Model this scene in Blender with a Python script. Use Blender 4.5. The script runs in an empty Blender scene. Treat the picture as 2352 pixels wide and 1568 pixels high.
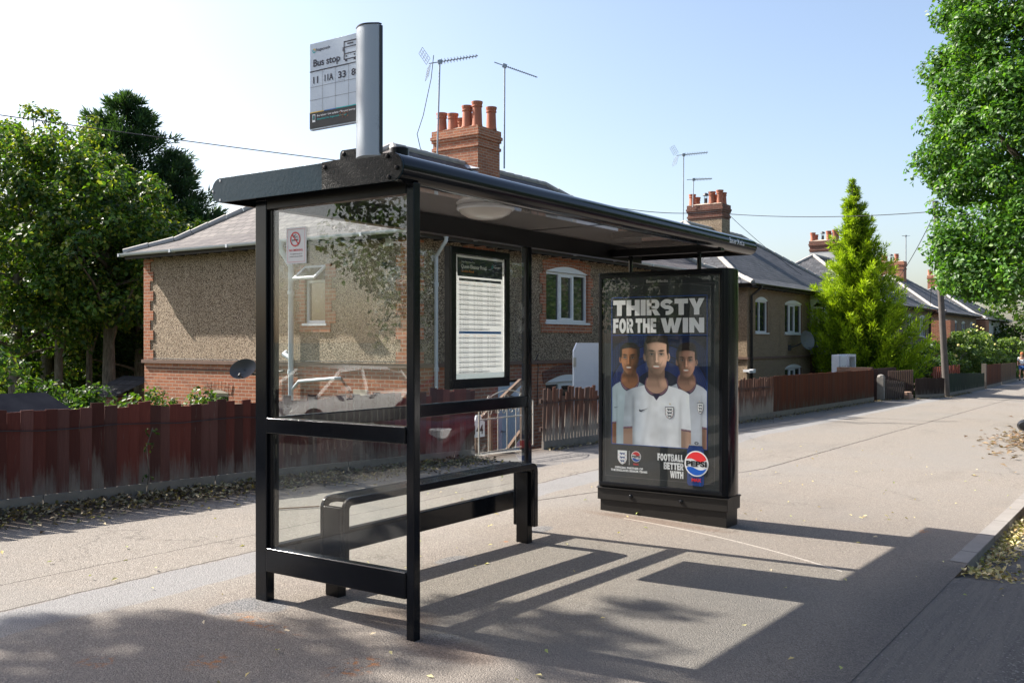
import bpy, math, random
import numpy as np
from mathutils import Vector, geometry
R = math.radians
sc = bpy.context.scene
COL = sc.collection
random.seed(7)
rng = np.random.default_rng(11)

# ------------------------------------------------------------------ camera
cd = bpy.data.cameras.new('camera')
cam = bpy.data.objects.new('camera', cd); COL.objects.link(cam)
cam.location = (0, 0, 1.6)
cam.rotation_euler = (R(90), 0, R(34.5 - 90))
cd.sensor_width = 36; cd.lens = 36 * 2197 / 2352; cd.shift_y = 0.0008
cd.clip_start = 0.05; cd.clip_end = 5000
sc.camera = cam
# ------------------------------------------------------------------ sky + sun
SUNV = Vector((-0.226, 1.13, 1.0)).normalized()
w = bpy.data.worlds.new("World"); sc.world = w; w.use_nodes = True
wn = w.node_tree
bg = wn.nodes['Background']
sky = wn.nodes.new('ShaderNodeTexSky'); sky.sky_type = 'NISHITA'; sky.sun_disc = False
sky.sun_elevation = math.asin(SUNV.z)
sky.sun_rotation = math.atan2(SUNV.x, SUNV.y)
sky.altitude = 50; sky.air_density = 1.0; sky.dust_density = 2.6; sky.ozone_density = 2.5
wb = wn.nodes.new('ShaderNodeMix'); wb.data_type = 'RGBA'; wb.blend_type = 'MULTIPLY'; wb.inputs[0].default_value = 1
wb.inputs[7].default_value = (1.06, .98, .92, 1)          # camera white balance
wn.links.new(sky.outputs[0], wb.inputs[6]); wn.links.new(wb.outputs[2], bg.inputs[0]); bg.inputs[1].default_value = 0.106
sl = bpy.data.lights.new('sun', 'SUN'); sl.energy = 5.0; sl.angle = R(0.53); sl.color = (1.0, 0.93, 0.84)
so = bpy.data.objects.new('sun', sl); COL.objects.link(so)
so.rotation_euler = SUNV.to_track_quat('Z', 'Y').to_euler()
sc.view_settings.view_transform = 'Standard'; sc.view_settings.look = 'None'
sc.view_settings.exposure = 1.36; sc.view_settings.gamma = 1.0
sc.render.engine = 'CYCLES'
sc.cycles.transparent_max_bounces = 16
sc.cycles.max_bounces = 8
try: sc.cycles.use_denoising = True
except Exception: pass

# ------------------------------------------------------------------ helpers
def sx(x):
    return -.016 * (x - 5) if x < 12 else (-.112 - .01 * (x - 12) if x < 120 else -1.19)
def gz(x, y):                       # pavement height
    return sx(max(x, -20)) + .03 * (y - 4)

OFF = {}
def thing(name, label, cat, loc=(0, 0, 0), group=None):
    o = bpy.data.objects.new(name, None); COL.objects.link(o)
    o.location = loc; o.empty_display_size = .2
    o['label'] = label; o['category'] = cat
    if group: o['group'] = group
    OFF[o.name] = Vector(loc)
    return o
def tag(o, label, cat, group=None, kind=None):
    if label: o['label'] = label
    if cat: o['category'] = cat
    if group: o['group'] = group
    if kind: o['kind'] = kind
    return o

class MB:
    def __init__(s):
        s.v = []; s.f = []; s.m = []; s.c = []; s.cm = (1, 1, 1); s.mi = 0; s.hasc = False
    def add(s, vs, fs, mi=None):
        b = len(s.v); s.v += [tuple(p) for p in vs]
        s.c += [s.cm] * len(vs)
        mi = s.mi if mi is None else mi
        for f in fs: s.f.append(tuple(b + i for i in f)); s.m.append(mi)
        return b
    def box(s, x0, x1, y0, y1, z0, z1, mi=None):
        s.add([(x0, y0, z0), (x1, y0, z0), (x1, y1, z0), (x0, y1, z0), (x0, y0, z1), (x1, y0, z1), (x1, y1, z1), (x0, y1, z1)],
              [(0, 3, 2, 1), (4, 5, 6, 7), (0, 1, 5, 4), (1, 2, 6, 5), (2, 3, 7, 6), (3, 0, 4, 7)], mi)
    def obox(s, c, ax, ay, az, mi=None):
        c = Vector(c); ax = Vector(ax); ay = Vector(ay); az = Vector(az)
        vs = [c + ax * i + ay * j + az * k for k in (-1, 1) for j in (-1, 1) for i in (-1, 1)]
        s.add(vs, [(0, 2, 3, 1), (4, 5, 7, 6), (0, 1, 5, 4), (1, 3, 7, 5), (3, 2, 6, 7), (2, 0, 4, 6)], mi)
    def bar(s, a, b, w, h, up=(0, 0, 1), mi=None):
        a = Vector(a); b = Vector(b); d = b - a; L = d.length; d.normalize()
        sd = d.cross(Vector(up)); sd.normalize(); u = sd.cross(d)
        s.obox((a + b) / 2, d * L / 2, sd * w / 2, u * h / 2, mi)
    def tube(s, pts, r, n=8, cap=True, mi=None):
        pts = [Vector(p) for p in pts]
        rs = r if isinstance(r, (list, tuple)) else [r] * len(pts)
        vs = []; fs = []
        ref = None
        for i, p in enumerate(pts):
            d = (pts[min(i + 1, len(pts) - 1)] - pts[max(i - 1, 0)])
            if d.length < 1e-9: d = Vector((0, 0, 1))
            d.normalize()
            if ref is None:
                ref = Vector((0, 0, 1)) if abs(d.z) < .9 else Vector((1, 0, 0))
                ref = (ref - d * ref.dot(d)).normalized()
            else:
                ref = ref - d * ref.dot(d)
                ref = ref.normalized() if ref.length > 1e-6 else Vector((1, 0, 0))
            e = d.cross(ref)
            for k in range(n):
                t = 2 * math.pi * k / n
                vs.append(p + (ref * math.cos(t) + e * math.sin(t)) * rs[i])
        for i in range(len(pts) - 1):
            for k in range(n):
                a = i * n + k; b = i * n + (k + 1) % n
                fs.append((a, b, b + n, a + n))
        if cap:
            fs.append(tuple(range(n))[::-1]); fs.append(tuple((len(pts) - 1) * n + k for k in range(n)))
        s.add(vs, fs, mi)
    def lathe(s, prof, c, axis=(0, 0, 1), n=20, mi=None, sy=1.0):
        ax = Vector(axis).normalized(); ref = Vector((1, 0, 0)) if abs(ax.x) < .9 else Vector((0, 1, 0))
        e1 = (ref - ax * ref.dot(ax)).normalized(); e2 = ax.cross(e1); c = Vector(c)
        vs = []; fs = []
        for r, h in prof:
            for k in range(n):
                t = 2 * math.pi * k / n
                vs.append(c + ax * h + (e1 * math.cos(t) + e2 * math.sin(t) * sy) * r)
        for i in range(len(prof) - 1):
            for k in range(n):
                a = i * n + k; b = i * n + (k + 1) % n
                fs.append((a, b, b + n, a + n))
        fs.append(tuple(range(n))[::-1]); fs.append(tuple((len(prof) - 1) * n + k for k in range(n)))
        s.add(vs, fs, mi)
    def prism(s, pts, o, u, v, n, t, mi=None):
        """2D outline pts in frame (o,u,v), extruded by t along n"""
        o = Vector(o); u = Vector(u); v = Vector(v); n = Vector(n)
        a = [o + u * p[0] + v * p[1] for p in pts]; b = [p + n * t for p in a]; k = len(pts)
        fs = [tuple(range(k))[::-1], tuple(range(k, 2 * k))]
        fs += [(i, (i + 1) % k, k + (i + 1) % k, k + i) for i in range(k)]
        s.add(a + b, fs, mi)
    def build(s, name, mats, parent=None, label=None, bevel=0, smooth=False, sub=0, kind=None, bseg=2):
        if not isinstance(mats, (list, tuple)): mats = [mats]
        off = Vector((0, 0, 0))
        if parent is not None: off = OFF[parent.name]
        me = bpy.data.meshes.new(name)
        me.from_pydata([(p[0] - off.x, p[1] - off.y, p[2] - off.z) for p in s.v], [], s.f)
        for m in mats: me.materials.append(m)
        me.polygons.foreach_set('material_index', s.m)
        if s.hasc:
            a = me.color_attributes.new('Col', 'FLOAT_COLOR', 'POINT')
            arr = np.ones((len(s.v), 4), dtype=np.float32); arr[:, :3] = np.array(s.c, dtype=np.float32)
            a.data.foreach_set('color', arr.ravel())
        if smooth:
            me.polygons.foreach_set('use_smooth', [True] * len(s.f))
            try: me.set_sharp_from_angle(angle=R(40))
            except Exception: pass
        me.update()
        o = bpy.data.objects.new(name, me); COL.objects.link(o)
        OFF[o.name] = off
        if parent is not None: o.parent = parent
        if label: o['label'] = label
        if kind: o['kind'] = kind
        if bevel:
            m = o.modifiers.new('bevel', 'BEVEL'); m.width = bevel; m.segments = bseg; m.limit_method = 'ANGLE'; m.angle_limit = R(40)
            me.polygons.foreach_set('use_smooth', [True] * len(s.f))
            m.harden_normals = True
        if sub:
            m = o.modifiers.new('sub', 'SUBSURF'); m.levels = sub; m.render_levels = sub
            me.polygons.foreach_set('use_smooth', [True] * len(s.f))
        return o

def npmesh(name, V, F, mats, parent=None, C=None, kind=None, mi=None, smooth=False):
    """V (n,3), F (m,k) numpy; fast mesh"""
    off = OFF[parent.name] if parent is not None else Vector((0, 0, 0))
    V = np.asarray(V, dtype=np.float32) - np.array(off, dtype=np.float32)
    F = np.asarray(F, dtype=np.int32); k = F.shape[1]
    me = bpy.data.meshes.new(name)
    me.vertices.add(len(V)); me.vertices.foreach_set('co', V.ravel())
    me.loops.add(F.size); me.loops.foreach_set('vertex_index', F.ravel())
    me.polygons.add(len(F)); me.polygons.foreach_set('loop_start', np.arange(0, F.size, k, dtype=np.int32))
    try: me.polygons.foreach_set('loop_total', np.full(len(F), k, dtype=np.int32))
    except Exception: pass
    for m in (mats if isinstance(mats, (list, tuple)) else [mats]): me.materials.append(m)
    if mi is not None: me.polygons.foreach_set('material_index', np.asarray(mi, dtype=np.int32))
    if smooth: me.polygons.foreach_set('use_smooth', np.ones(len(F), dtype=bool))
    me.update(calc_edges=True)
    if C is not None:
        a = me.color_attributes.new('Col', 'FLOAT_COLOR', 'POINT')
        arr = np.ones((len(V), 4), dtype=np.float32); arr[:, :3] = C
        a.data.foreach_set('color', arr.ravel())
    o = bpy.data.objects.new(name, me); COL.objects.link(o); OFF[o.name] = off
    if parent is not None: o.parent = parent
    if kind: o['kind'] = kind
    return o

def children(o): return [c for c in bpy.data.objects if c.parent == o]
def copy_tree(o, parent=None):
    c = o.copy(); COL.objects.link(c)
    if parent is not None: c.parent = parent
    for ch in children(o): copy_tree(ch, c)
    return c

# ------------------------------------------------------------------ material helpers
class NT:
    def __init__(s, name):
        s.m = bpy.data.materials.new(name); s.m.use_nodes = True; s.t = s.m.node_tree
        s.b = s.t.nodes['Principled BSDF']; s.out = s.t.nodes['Material Output']
    def n(s, typ, **kw):
        nd = s.t.nodes.new(typ)
        for k, v in kw.items(): setattr(nd, k, v)
        return nd
    def l(s, a, b): s.t.links.new(a, b)
    def val(s, sock, v):
        if hasattr(v, 'links') or isinstance(v, bpy.types.NodeSocket): s.l(v, sock)
        else: sock.default_value = v
    def math(s, op, a, b=0.0, c=None, clamp=False):
        nd = s.n('ShaderNodeMath', operation=op); nd.use_clamp = clamp
        s.val(nd.inputs[0], a); s.val(nd.inputs[1], b)
        if c is not None: s.val(nd.inputs[2], c)
        return nd.outputs[0]
    def mix(s, f, a, b, typ='MIX'):
        nd = s.n('ShaderNodeMix', data_type='RGBA', blend_type=typ)
        s.val(nd.inputs[0], f)
        for i, v in ((6, a), (7, b)):
            if isinstance(v, (tuple, list)): v = tuple(v) + (1,) if len(v) == 3 else v
            s.val(nd.inputs[i], v)
        return nd.outputs[2]
    def coord(s, w='Object'): return s.n('ShaderNodeTexCoord').outputs[w]
    def pos(s): return s.n('ShaderNodeNewGeometry').outputs['Position']
    def sep(s, v):
        nd = s.n('ShaderNodeSeparateXYZ'); s.l(v, nd.inputs[0]); return nd.outputs
    def comb(s, x, y, z=0.0):
        nd = s.n('ShaderNodeCombineXYZ')
        for i, v in enumerate((x, y, z)): s.val(nd.inputs[i], v)
        return nd.outputs[0]
    def noise(s, vec, scale, detail=3, rough=.5, out=0, dist=0):
        nd = s.n('ShaderNodeTexNoise'); s.l(vec, nd.inputs['Vector'])
        nd.inputs['Scale'].default_value = scale; nd.inputs['Detail'].default_value = detail
        nd.inputs['Roughness'].default_value = rough; nd.inputs['Distortion'].default_value = dist
        return nd.outputs[out]
    def voro(s, vec, scale, feature='F1'):
        nd = s.n('ShaderNodeTexVoronoi', feature=feature); s.l(vec, nd.inputs['Vector']); nd.inputs['Scale'].default_value = scale
        return nd.outputs
    def ramp(s, f, stops, interp='LINEAR'):
        nd = s.n('ShaderNodeValToRGB'); s.val(nd.inputs[0], f); cr = nd.color_ramp; cr.interpolation = interp
        while len(cr.elements) < len(stops): cr.elements.new(.5)
        for e, (p, c) in zip(cr.elements, stops):
            e.position = p; e.color = (c, c, c, 1) if isinstance(c, (int, float)) else tuple(c) + (1,)
        return nd.outputs[0]
    def sstep(s, x, a, b):
        nd = s.n('ShaderNodeMapRange', interpolation_type='SMOOTHSTEP'); s.val(nd.inputs[0], x)
        s.val(nd.inputs[1], a); s.val(nd.inputs[2], b)
        return nd.outputs[0]
    def bump(s, h, strength=.3, dist=.01):
        nd = s.n('ShaderNodeBump'); s.val(nd.inputs['Height'], h); nd.inputs['Strength'].default_value = strength
        nd.inputs['Distance'].default_value = dist
        s.l(nd.outputs[0], s.b.inputs['Normal'])
    def set(s, base=None, rough=None, metal=None, spec=None, coat=None):
        if base is not None: s.val(s.b.inputs['Base Color'], tuple(base) + (1,) if isinstance(base, (tuple, list)) else base)
        if rough is not None: s.val(s.b.inputs['Roughness'], rough)
        if metal is not None: s.val(s.b.inputs['Metallic'], metal)
        if spec is not None: s.val(s.b.inputs['Specular IOR Level'], spec)
        if coat is not None: s.val(s.b.inputs['Coat Weight'], coat)
        return s
    def walluv(s, vs=1.0):
        g = s.n('ShaderNodeNewGeometry'); nx = s.sep(g.outputs['True Normal']); p = s.sep(g.outputs['Position'])
        f = s.math('GREATER_THAN', s.math('ABSOLUTE', nx[0]), s.math('ABSOLUTE', nx[1]))
        mx = s.n('ShaderNodeMix', data_type='FLOAT'); s.l(f, mx.inputs[0]); s.l(p[0], mx.inputs[2]); s.l(p[1], mx.inputs[3])
        return s.comb(mx.outputs[0], s.math('MULTIPLY', p[2], vs), 0.0)
    def brick(s, vec, bw, rh, mortar, c1, c2, cm, smooth=.1, bias=0, off=.5):
        nd = s.n('ShaderNodeTexBrick'); s.l(vec, nd.inputs['Vector']); nd.offset = off
        nd.inputs['Scale'].default_value = 1; nd.inputs['Mortar Size'].default_value = mortar
        nd.inputs['Brick Width'].default_value = bw; nd.inputs['Row Height'].default_value = rh
        nd.inputs['Mortar Smooth'].default_value = smooth; nd.inputs['Bias'].default_value = bias
        for i, c in (('Color1', c1), ('Color2', c2), ('Mortar', cm)): s.val(nd.inputs[i], tuple(c) + (1,))
        return nd.outputs

def plain(name, col, rough=.6, metal=0, spec=.5, var=.12, vs=6, bump=0, coat=0):
    n = NT(name)
    p = n.coord()
    f = n.noise(p, vs, 4, .6)
    a = tuple(max(0, c * (1 - var)) for c in col); b = tuple(min(1, c * (1 + var)) for c in col)
    n.set(n.mix(f, a, b), n.math('ADD', n.math('MULTIPLY', n.noise(p, vs * 3, 3), .15), rough - .07), metal, spec, coat)
    if bump: n.bump(n.noise(p, vs * 12, 3), bump, .01)
    return n.m
M = {}
def brickmat(name, c1, c2, cm, dirt=(.10, .07, .055), dl=.35):
    n = NT(name); uv = n.walluv()
    o = n.brick(uv, .225, .075, .009, c1, c2, cm, .2)
    pp = n.pos()
    c = n.mix(n.math('MULTIPLY', n.noise(pp, 9, 4), .5), o[0], tuple(.6 * x for x in c2))
    c = n.mix(n.math('MULTIPLY', n.sstep(n.noise(pp, 1.3, 5, .65), .45, .75), dl), c, dirt)
    n.set(c, .9, spec=.2); n.bump(n.math('SUBTRACT', n.noise(pp, 60, 3), n.math('MULTIPLY', o[1], 1.6)), .6, .01)
    return n.m
M['brick'] = brickmat('orange_brick', (.50, .20, .105), (.34, .13, .075), (.48, .40, .31))
M['brickdark'] = brickmat('dark_red_brick', (.24, .10, .07), (.15, .065, .05), (.26, .22, .18))
M['brickwall'] = brickmat('brown_brick', (.12, .065, .05), (.085, .05, .04), (.10, .08, .07))
def pebble(name, dark, mid, light, sc_=70):
    n = NT(name); pp = n.pos()
    v = n.voro(pp, sc_); r = n.sep(v[1])[0]
    c = n.ramp(r, [(0, dark), (.35, mid), (.72, light), (1, tuple(min(1, x * 1.35) for x in light))])
    c = n.mix(n.math('MULTIPLY', n.sstep(v[0], .35, .62), .8), c, dark)  # shadows between the stones painted dark into the colour
    c = n.mix(n.math('MULTIPLY', n.sstep(n.noise(pp, .8, 5, .6), .5, .8), .45), c, tuple(.6 * x for x in mid))
    q = n.sep(pp); stv = n.noise(n.comb(n.math('MULTIPLY', q[0], 3), n.math('MULTIPLY', q[1], 3), n.math('MULTIPLY', q[2], .35)), 1.0, 5, .7)
    c = n.mix(n.math('MULTIPLY', n.sstep(stv, .52, .72), .35), c, tuple(.45 * x for x in mid))
    n.set(c, .85, spec=.3); n.bump(n.math('MULTIPLY', v[0], -1), 1.0, .02)
    return n.m
M['pebble'] = pebble('pebbledash_render', (.060, .040, .026), (.34, .245, .155), (.72, .58, .42), 62)
M['pebble_fine'] = pebble('fine_pebbledash_render', (.19, .135, .085), (.33, .245, .155), (.46, .36, .25), 60)
M['pebble_far'] = pebble('plain_pebbledash_render', (.18, .135, .095), (.30, .235, .165), (.39, .32, .23), 40)
M['whiterender'] = plain('pale_painted_render', (.46, .47, .46), .85, var=.12, vs=2)
M['bluewhite'] = plain('white_painted_wall', (.62, .66, .72), .8, var=.06, vs=2)
def slate(name, a, b, moss):
    n = NT(name); uv = n.walluv(1.9)
    o = n.brick(uv, .28, .21, .016, a, b, (.025, .023, .025), .25, 0)
    pp = n.pos()
    c = n.mix(n.math('MULTIPLY', n.noise(pp, 3, 5), .6), o[0], tuple(.55 * x for x in b))
    c = n.mix(n.math('MULTIPLY', n.sstep(n.noise(pp, 2.2, 6, .7), .58, .78), .5), c, moss)
    n.set(c, .72, spec=.3)
    z = n.math('FRACT', n.math('MULTIPLY', n.sep(uv)[1], 5.0))
    n.bump(n.math('SUBTRACT', n.math('MULTIPLY', z, -.6), n.math('MULTIPLY', o[1], .5)), .7, .02)
    return n.m
M['slate'] = slate('purple_grey_slate', (.145, .13, .125), (.07, .063, .064), (.16, .14, .10))
M['slatedark'] = slate('dark_grey_slate', (.10, .105, .115), (.045, .05, .058), (.12, .115, .09))
M['ridge'] = plain('grey_mortar_ridge', (.33, .32, .30), .9, var=.3, vs=5)
M['lead'] = plain('lead_flashing', (.40, .43, .47), .5, var=.15)
M['terracotta'] = plain('terracotta_clay', (.36, .125, .07), .75, var=.25, vs=8)
M['mortarcap'] = plain('mortar_flaunching', (.44, .38, .30), .9, var=.2)
M['upvc'] = plain('white_upvc', (.74, .76, .78), .35, var=.03)
M['gutterwhite'] = plain('weathered_white_gutter', (.56, .60, .64), .4, var=.12, vs=3)
M['gutterblack'] = plain('black_gutter', (.012, .012, .013), .35)
M['timberdark'] = plain('dark_stained_timber', (.02, .016, .014), .7)
M['stonecourse'] = plain('brown_string_course', (.16, .10, .075), .85, var=.3)
def winglass(name='window_glass', base=(.02, .028, .028)):
    n = NT(name); n.set(base, .03, spec=.9)
    n.b.inputs['IOR'].default_value = 1.6
    return n.m
M['winglass'] = winglass()
M['curtain'] = plain('net_curtain', (.30, .33, .34), .9, var=.3, vs=12)
def blackpaint(name, col=(.005, .006, .008), rough=.12, bumpy=.05, brush=True):
    n = NT(name); pp = n.pos(); q = n.sep(pp)
    v = n.comb(n.math('MULTIPLY', q[0], 40), n.math('MULTIPLY', q[1], 40), n.math('MULTIPLY', q[2], 3 if brush else 40))
    f = n.noise(v, 1.0, 4, .6)
    n.set(n.mix(n.noise(pp, 3, 4), col, tuple(c * 1.6 for c in col)),
          n.math('ADD', n.math('MULTIPLY', n.noise(pp, 5, 4), .16), rough - .06), 0, .26)
    n.bump(f, bumpy, .004)
    return n.m
M['black'] = blackpaint('gloss_black_paint')
M['blackplain'] = blackpaint('satin_black_paint', (.004, .004, .005), .3, .03)
M['fascia'] = blackpaint('blue_black_fascia_paint', (.009, .026, .038), .30, .30, False)
n = NT('peeling_black_paint'); pp = n.pos(); v = n.noise(pp, 45, 6, .7, dist=1.5)
n.set(n.mix(n.sstep(v, .58, .70), (.005, .008, .008), (.03, .042, .042)), n.ramp(v, [(.3, .2), (.7, .5)]), 0, .22); n.bump(v, .5, .008)
M['crackle'] = n.m
M['blackrust'] = blackpaint('chipped_black_base_paint', (.016, .015, .014), .4, .35, False)
M['ceiling'] = NT('glossy_grey_ceiling').set((.66, .61, .58), .03, 0, 1.0, 1.0).m
M['signgrey'] = plain('light_grey_aluminium', (.42, .49, .56), .32, metal=.15, var=.1, vs=2.2)
n = NT('weathered_grey_post'); pp = n.pos()
c = n.mix(n.sstep(n.noise(pp, 9, 6, .75), .60, .74), (.33, .385, .43), (.09, .10, .105))
n.set(c, .35, 0, .5); M['signpost'] = n.m
M['chrome'] = plain('dull_steel', (.45, .47, .5), .35, metal=.8)
M['aerial'] = plain('aerial_aluminium', (.30, .33, .36), .4, metal=.5)
M['aerialdark'] = plain('dark_aerial_plastic', (.04, .045, .05), .5)
M['lampglass'] = NT('frosted_lamp_diffuser').set((.70, .66, .60), .15, 0, .5).m
def glassmat(name, tint=(.93, .97, .95), dirt=.05, dc=(.6, .62, .6), gm=1.0):
    n = NT(name); t = n.t; t.nodes.remove(n.b)
    tr = n.n('ShaderNodeBsdfTransparent'); tr.inputs[0].default_value = tint + (1,)
    gl = n.n('ShaderNodeBsdfGlossy'); gl.inputs['Roughness'].default_value = .0
    lw = n.n('ShaderNodeLayerWeight'); lw.inputs[0].default_value = .5
    fr_ = n.math('ADD', n.math('MULTIPLY', n.math('POWER', lw.outputs['Facing'], 5.0), .90), .042)
    g = n.n('ShaderNodeNewGeometry')
    nm = n.n('ShaderNodeBump'); nm.inputs['Strength'].default_value = .006; nm.inputs['Distance'].default_value = .05
    n.l(n.noise(g.outputs['Position'], 2.2, 1), nm.inputs['Height']); n.l(nm.outputs[0], gl.inputs['Normal'])
    mx = n.n('ShaderNodeMixShader'); n.l(n.math('MULTIPLY', fr_, gm, clamp=True), mx.inputs[0]); n.l(tr.outputs[0], mx.inputs[1]); n.l(gl.outputs[0], mx.inputs[2])
    df = n.n('ShaderNodeBsdfDiffuse'); df.inputs[0].default_value = dc + (1,)
    p = n.pos(); q = n.sep(p)
    sm = n.noise(n.comb(n.math('MULTIPLY', q[0], 9), n.math('MULTIPLY', q[1], 9), n.math('MULTIPLY', q[2], 2)), 1.5, 5, .7)
    sp = n.sstep(n.noise(p, 160, 2), .68, .74)
    f = n.math('ADD', n.math('MULTIPLY', n.sstep(sm, .35, .85), dirt), n.math('MULTIPLY', sp, dirt * 2.5), clamp=True)
    m2 = n.n('ShaderNodeMixShader'); n.l(f, m2.inputs[0]); n.l(mx.outputs[0], m2.inputs[1]); n.l(df.outputs[0], m2.inputs[2])
    n.l(m2.outputs[0], n.out.inputs[0])
    return n.m
M['glass'] = glassmat('shelter_glass', (.975, .99, .985), dirt=.010, gm=1.35)
M['posterglass'] = glassmat('scuffed_poster_glazing', (.98, .99, .985), dirt=.018, dc=(.5, .55, .55), gm=.9)
def flat(name, col, rough=.45, trans=0):
    n = NT(name); n.set(col, rough, 0, .3)
    if trans:
        tl = n.n('ShaderNodeBsdfTranslucent'); tl.inputs[0].default_value = tuple(col) + (1,)
        mx = n.n('ShaderNodeMixShader'); mx.inputs[0].default_value = trans
        n.l(n.b.outputs[0], mx.inputs[1]); n.l(tl.outputs[0], mx.inputs[2]); n.l(mx.outputs[0], n.out.inputs[0])
    return n.m

# foliage: per-leaf colour attribute
def leafmat(name, trans=.35, rough=.4, spec=.4):
    n = NT(name); a = n.n('ShaderNodeAttribute', attribute_name='Col')
    n.set(a.outputs[0], rough, 0, spec)
    tl = n.n('ShaderNodeBsdfTranslucent'); n.l(n.mix(.5, a.outputs[0], (.35, .5, .06), 'MIX'), tl.inputs[0])
    tl2 = n.mix(1.0, a.outputs[0], (1.5, 1.6, .45), 'MULTIPLY'); n.l(tl2, tl.inputs[0])
    mx = n.n('ShaderNodeMixShader'); mx.inputs[0].default_value = trans
    n.l(n.b.outputs[0], mx.inputs[1]); n.l(tl.outputs[0], mx.inputs[2]); n.l(mx.outputs[0], n.out.inputs[0])
    return n.m
M['leaf'] = leafmat('broad_leaves', .40, .45, .35)
M['needle'] = leafmat('conifer_needles', .25, .6, .15)
M['dryleaf'] = leafmat('dry_fallen_leaves', .15, .7, .2)
n = NT('bark'); pp = n.pos(); q = n.sep(pp); v = n.noise(n.comb(n.math('MULTIPLY', q[0], 12), n.math('MULTIPLY', q[1], 12), n.math('MULTIPLY', q[2], 2.5)), 1.5, 5, .6)
n.set(n.ramp(v, [(.3, (.07, .06, .048)), (.7, (.20, .175, .14))]), .9, 0, .2); n.bump(v, .6, .03); M['bark'] = n.m
# fence wood: Col = (random, height 0..1, wear)
def woodmat(name, p1, p2, grey, wear=.34, grain=1):
    n = NT(name); a = n.sep(n.n('ShaderNodeAttribute', attribute_name='Col').outputs[0]); pp = n.pos(); q = n.sep(pp)
    g = n.noise(n.comb(n.math('MULTIPLY', q[0], 60), n.math('MULTIPLY', q[1], 60), n.math('MULTIPLY', q[2], 3)), 1.0, 5, .65)
    g2 = n.noise(n.comb(n.math('MULTIPLY', q[0], 14), n.math('MULTIPLY', q[1], 14), n.math('MULTIPLY', q[2], 2.2)), 1.0, 6, .75)
    c = n.mix(a[0], p1, p2); c = n.mix(n.math('MULTIPLY', n.sstep(a[2], .45, .95), .28), c, tuple(x * .45 + p1[0] * .28 for x in grey)); c = n.mix(n.math('MULTIPLY', g, .5), c, tuple(x * .45 for x in p2))
    h = n.math('ADD', a[1], n.math('MULTIPLY', n.math('SUBTRACT', n.math('ADD', n.math('MULTIPLY', g2, .6), n.math('MULTIPLY', g, .4)), .5), 1.3))
    h = n.math('ADD', h, n.math('MULTIPLY', n.math('SUBTRACT', a[2], .5), .35))
    mask = n.math('SUBTRACT', 1.0, n.sstep(h, wear - .22, wear + .20))
    st = n.math('MULTIPLY', n.sstep(g, .60, .72), n.sstep(g2, .50, .62))
    mask = n.math('MAXIMUM', mask, n.math('MULTIPLY', st, .55))
    gc = n.mix(g, tuple(x * .55 for x in grey), tuple(min(1, x * 1.35) for x in grey))
    n.set(n.mix(mask, c, gc), .8, 0, .2); n.bump(g, .35, .01)
    return n.m
M['fencered'] = woodmat('worn_red_stained_wood', (.18, .05, .038), (.06, .020, .016), (.19, .165, .145), .13)
M['fenceold'] = woodmat('old_brown_stained_wood', (.17, .075, .05), (.08, .04, .03), (.30, .26, .22), .36)
M['fencebrown'] = woodmat('redbrown_stained_wood', (.14, .045, .022), (.09, .03, .018), (.10, .08, .06), .06)
M['fencedark'] = woodmat('dark_brown_wood', (.045, .03, .025), (.03, .02, .018), (.09, .08, .07), .1)
M['fencegreen'] = woodmat('dark_green_wood', (.03, .05, .035), (.025, .038, .028), (.08, .09, .07), .1)
M['fenceplain'] = woodmat('pale_brown_wood', (.17, .11, .07), (.12, .08, .055), (.16, .14, .12), .1)
M['gravelboard'] = plain('grey_gravel_board', (.20, .18, .155), .9, var=.35, vs=7)
M['concretepost'] = plain('grey_concrete', (.20, .19, .175), .9, var=.25, vs=6)
M['polewood'] = plain('grey_pole_timber', (.10, .088, .08), .85, var=.3, vs=5)
M['whitepanel'] = plain('white_painted_board', (.66, .70, .76), .5, var=.04)
M['doorwhite'] = plain('white_door', (.62, .68, .78), .35, var=.04)
M['ironwhite'] = plain('cream_painted_iron', (.42, .39, .34), .5)
M['handrail'] = plain('weathered_handrail_timber', (.15, .095, .065), .8, var=.35, vs=9)
M['felt_unused'] = None
n = NT('black_roofing_felt'); n.t.nodes.remove(n.b); df = n.n('ShaderNodeBsdfDiffuse'); n.l(n.mix(n.noise(n.coord(), 5, 4), (.010, .011, .016), (.03, .032, .04)), df.inputs[0]); n.l(df.outputs[0], n.out.inputs[0]); M['felt'] = n.m
plain('black_roofing_felt', (.008, .009, .012), .95, spec=.05, var=.25)
M['soil'] = plain('garden_soil_and_grass', (.05, .055, .025), .95, var=.6, vs=1.5, bump=.4)
M['wire'] = plain('black_cable', (.02, .022, .026), .6)
# ------------------------------------------------------------------ ground
n = NT('worn_pavement_tarmac'); pp = n.pos(); q = n.sep(pp); X, Y = q[0], q[1]
nl = n.noise(pp, .55, 4, .55); nm_ = n.noise(pp, 5, 4, .6); nf = n.noise(pp, 75, 3, .7)
vo = n.voro(pp, 135); rnd = n.sep(vo[1])[0]
agg = n.ramp(rnd, [(0, (.118, .105, .090)), (.5, (.226, .203, .175)), (.85, (.288, .262, .228)), (1, (.42, .39, .35))])
c = n.mix(n.math('MULTIPLY', nf, .75), agg, (.225, .204, .18))
c = n.mix(n.math('MULTIPLY', n.sstep(nl, .42, .68), .4), c, (.215, .208, .195))
c = n.mix(n.math('MULTIPLY', n.sstep(nm_, .55, .8), .25), c, (.32, .27, .22))
wob = n.math('MULTIPLY', n.math('SUBTRACT', n.noise(pp, 1.1, 3), .5), .16)
wob2 = n.math('MULTIPLY', n.math('SUBTRACT', n.noise(pp, 9, 3), .5), .05)
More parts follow.
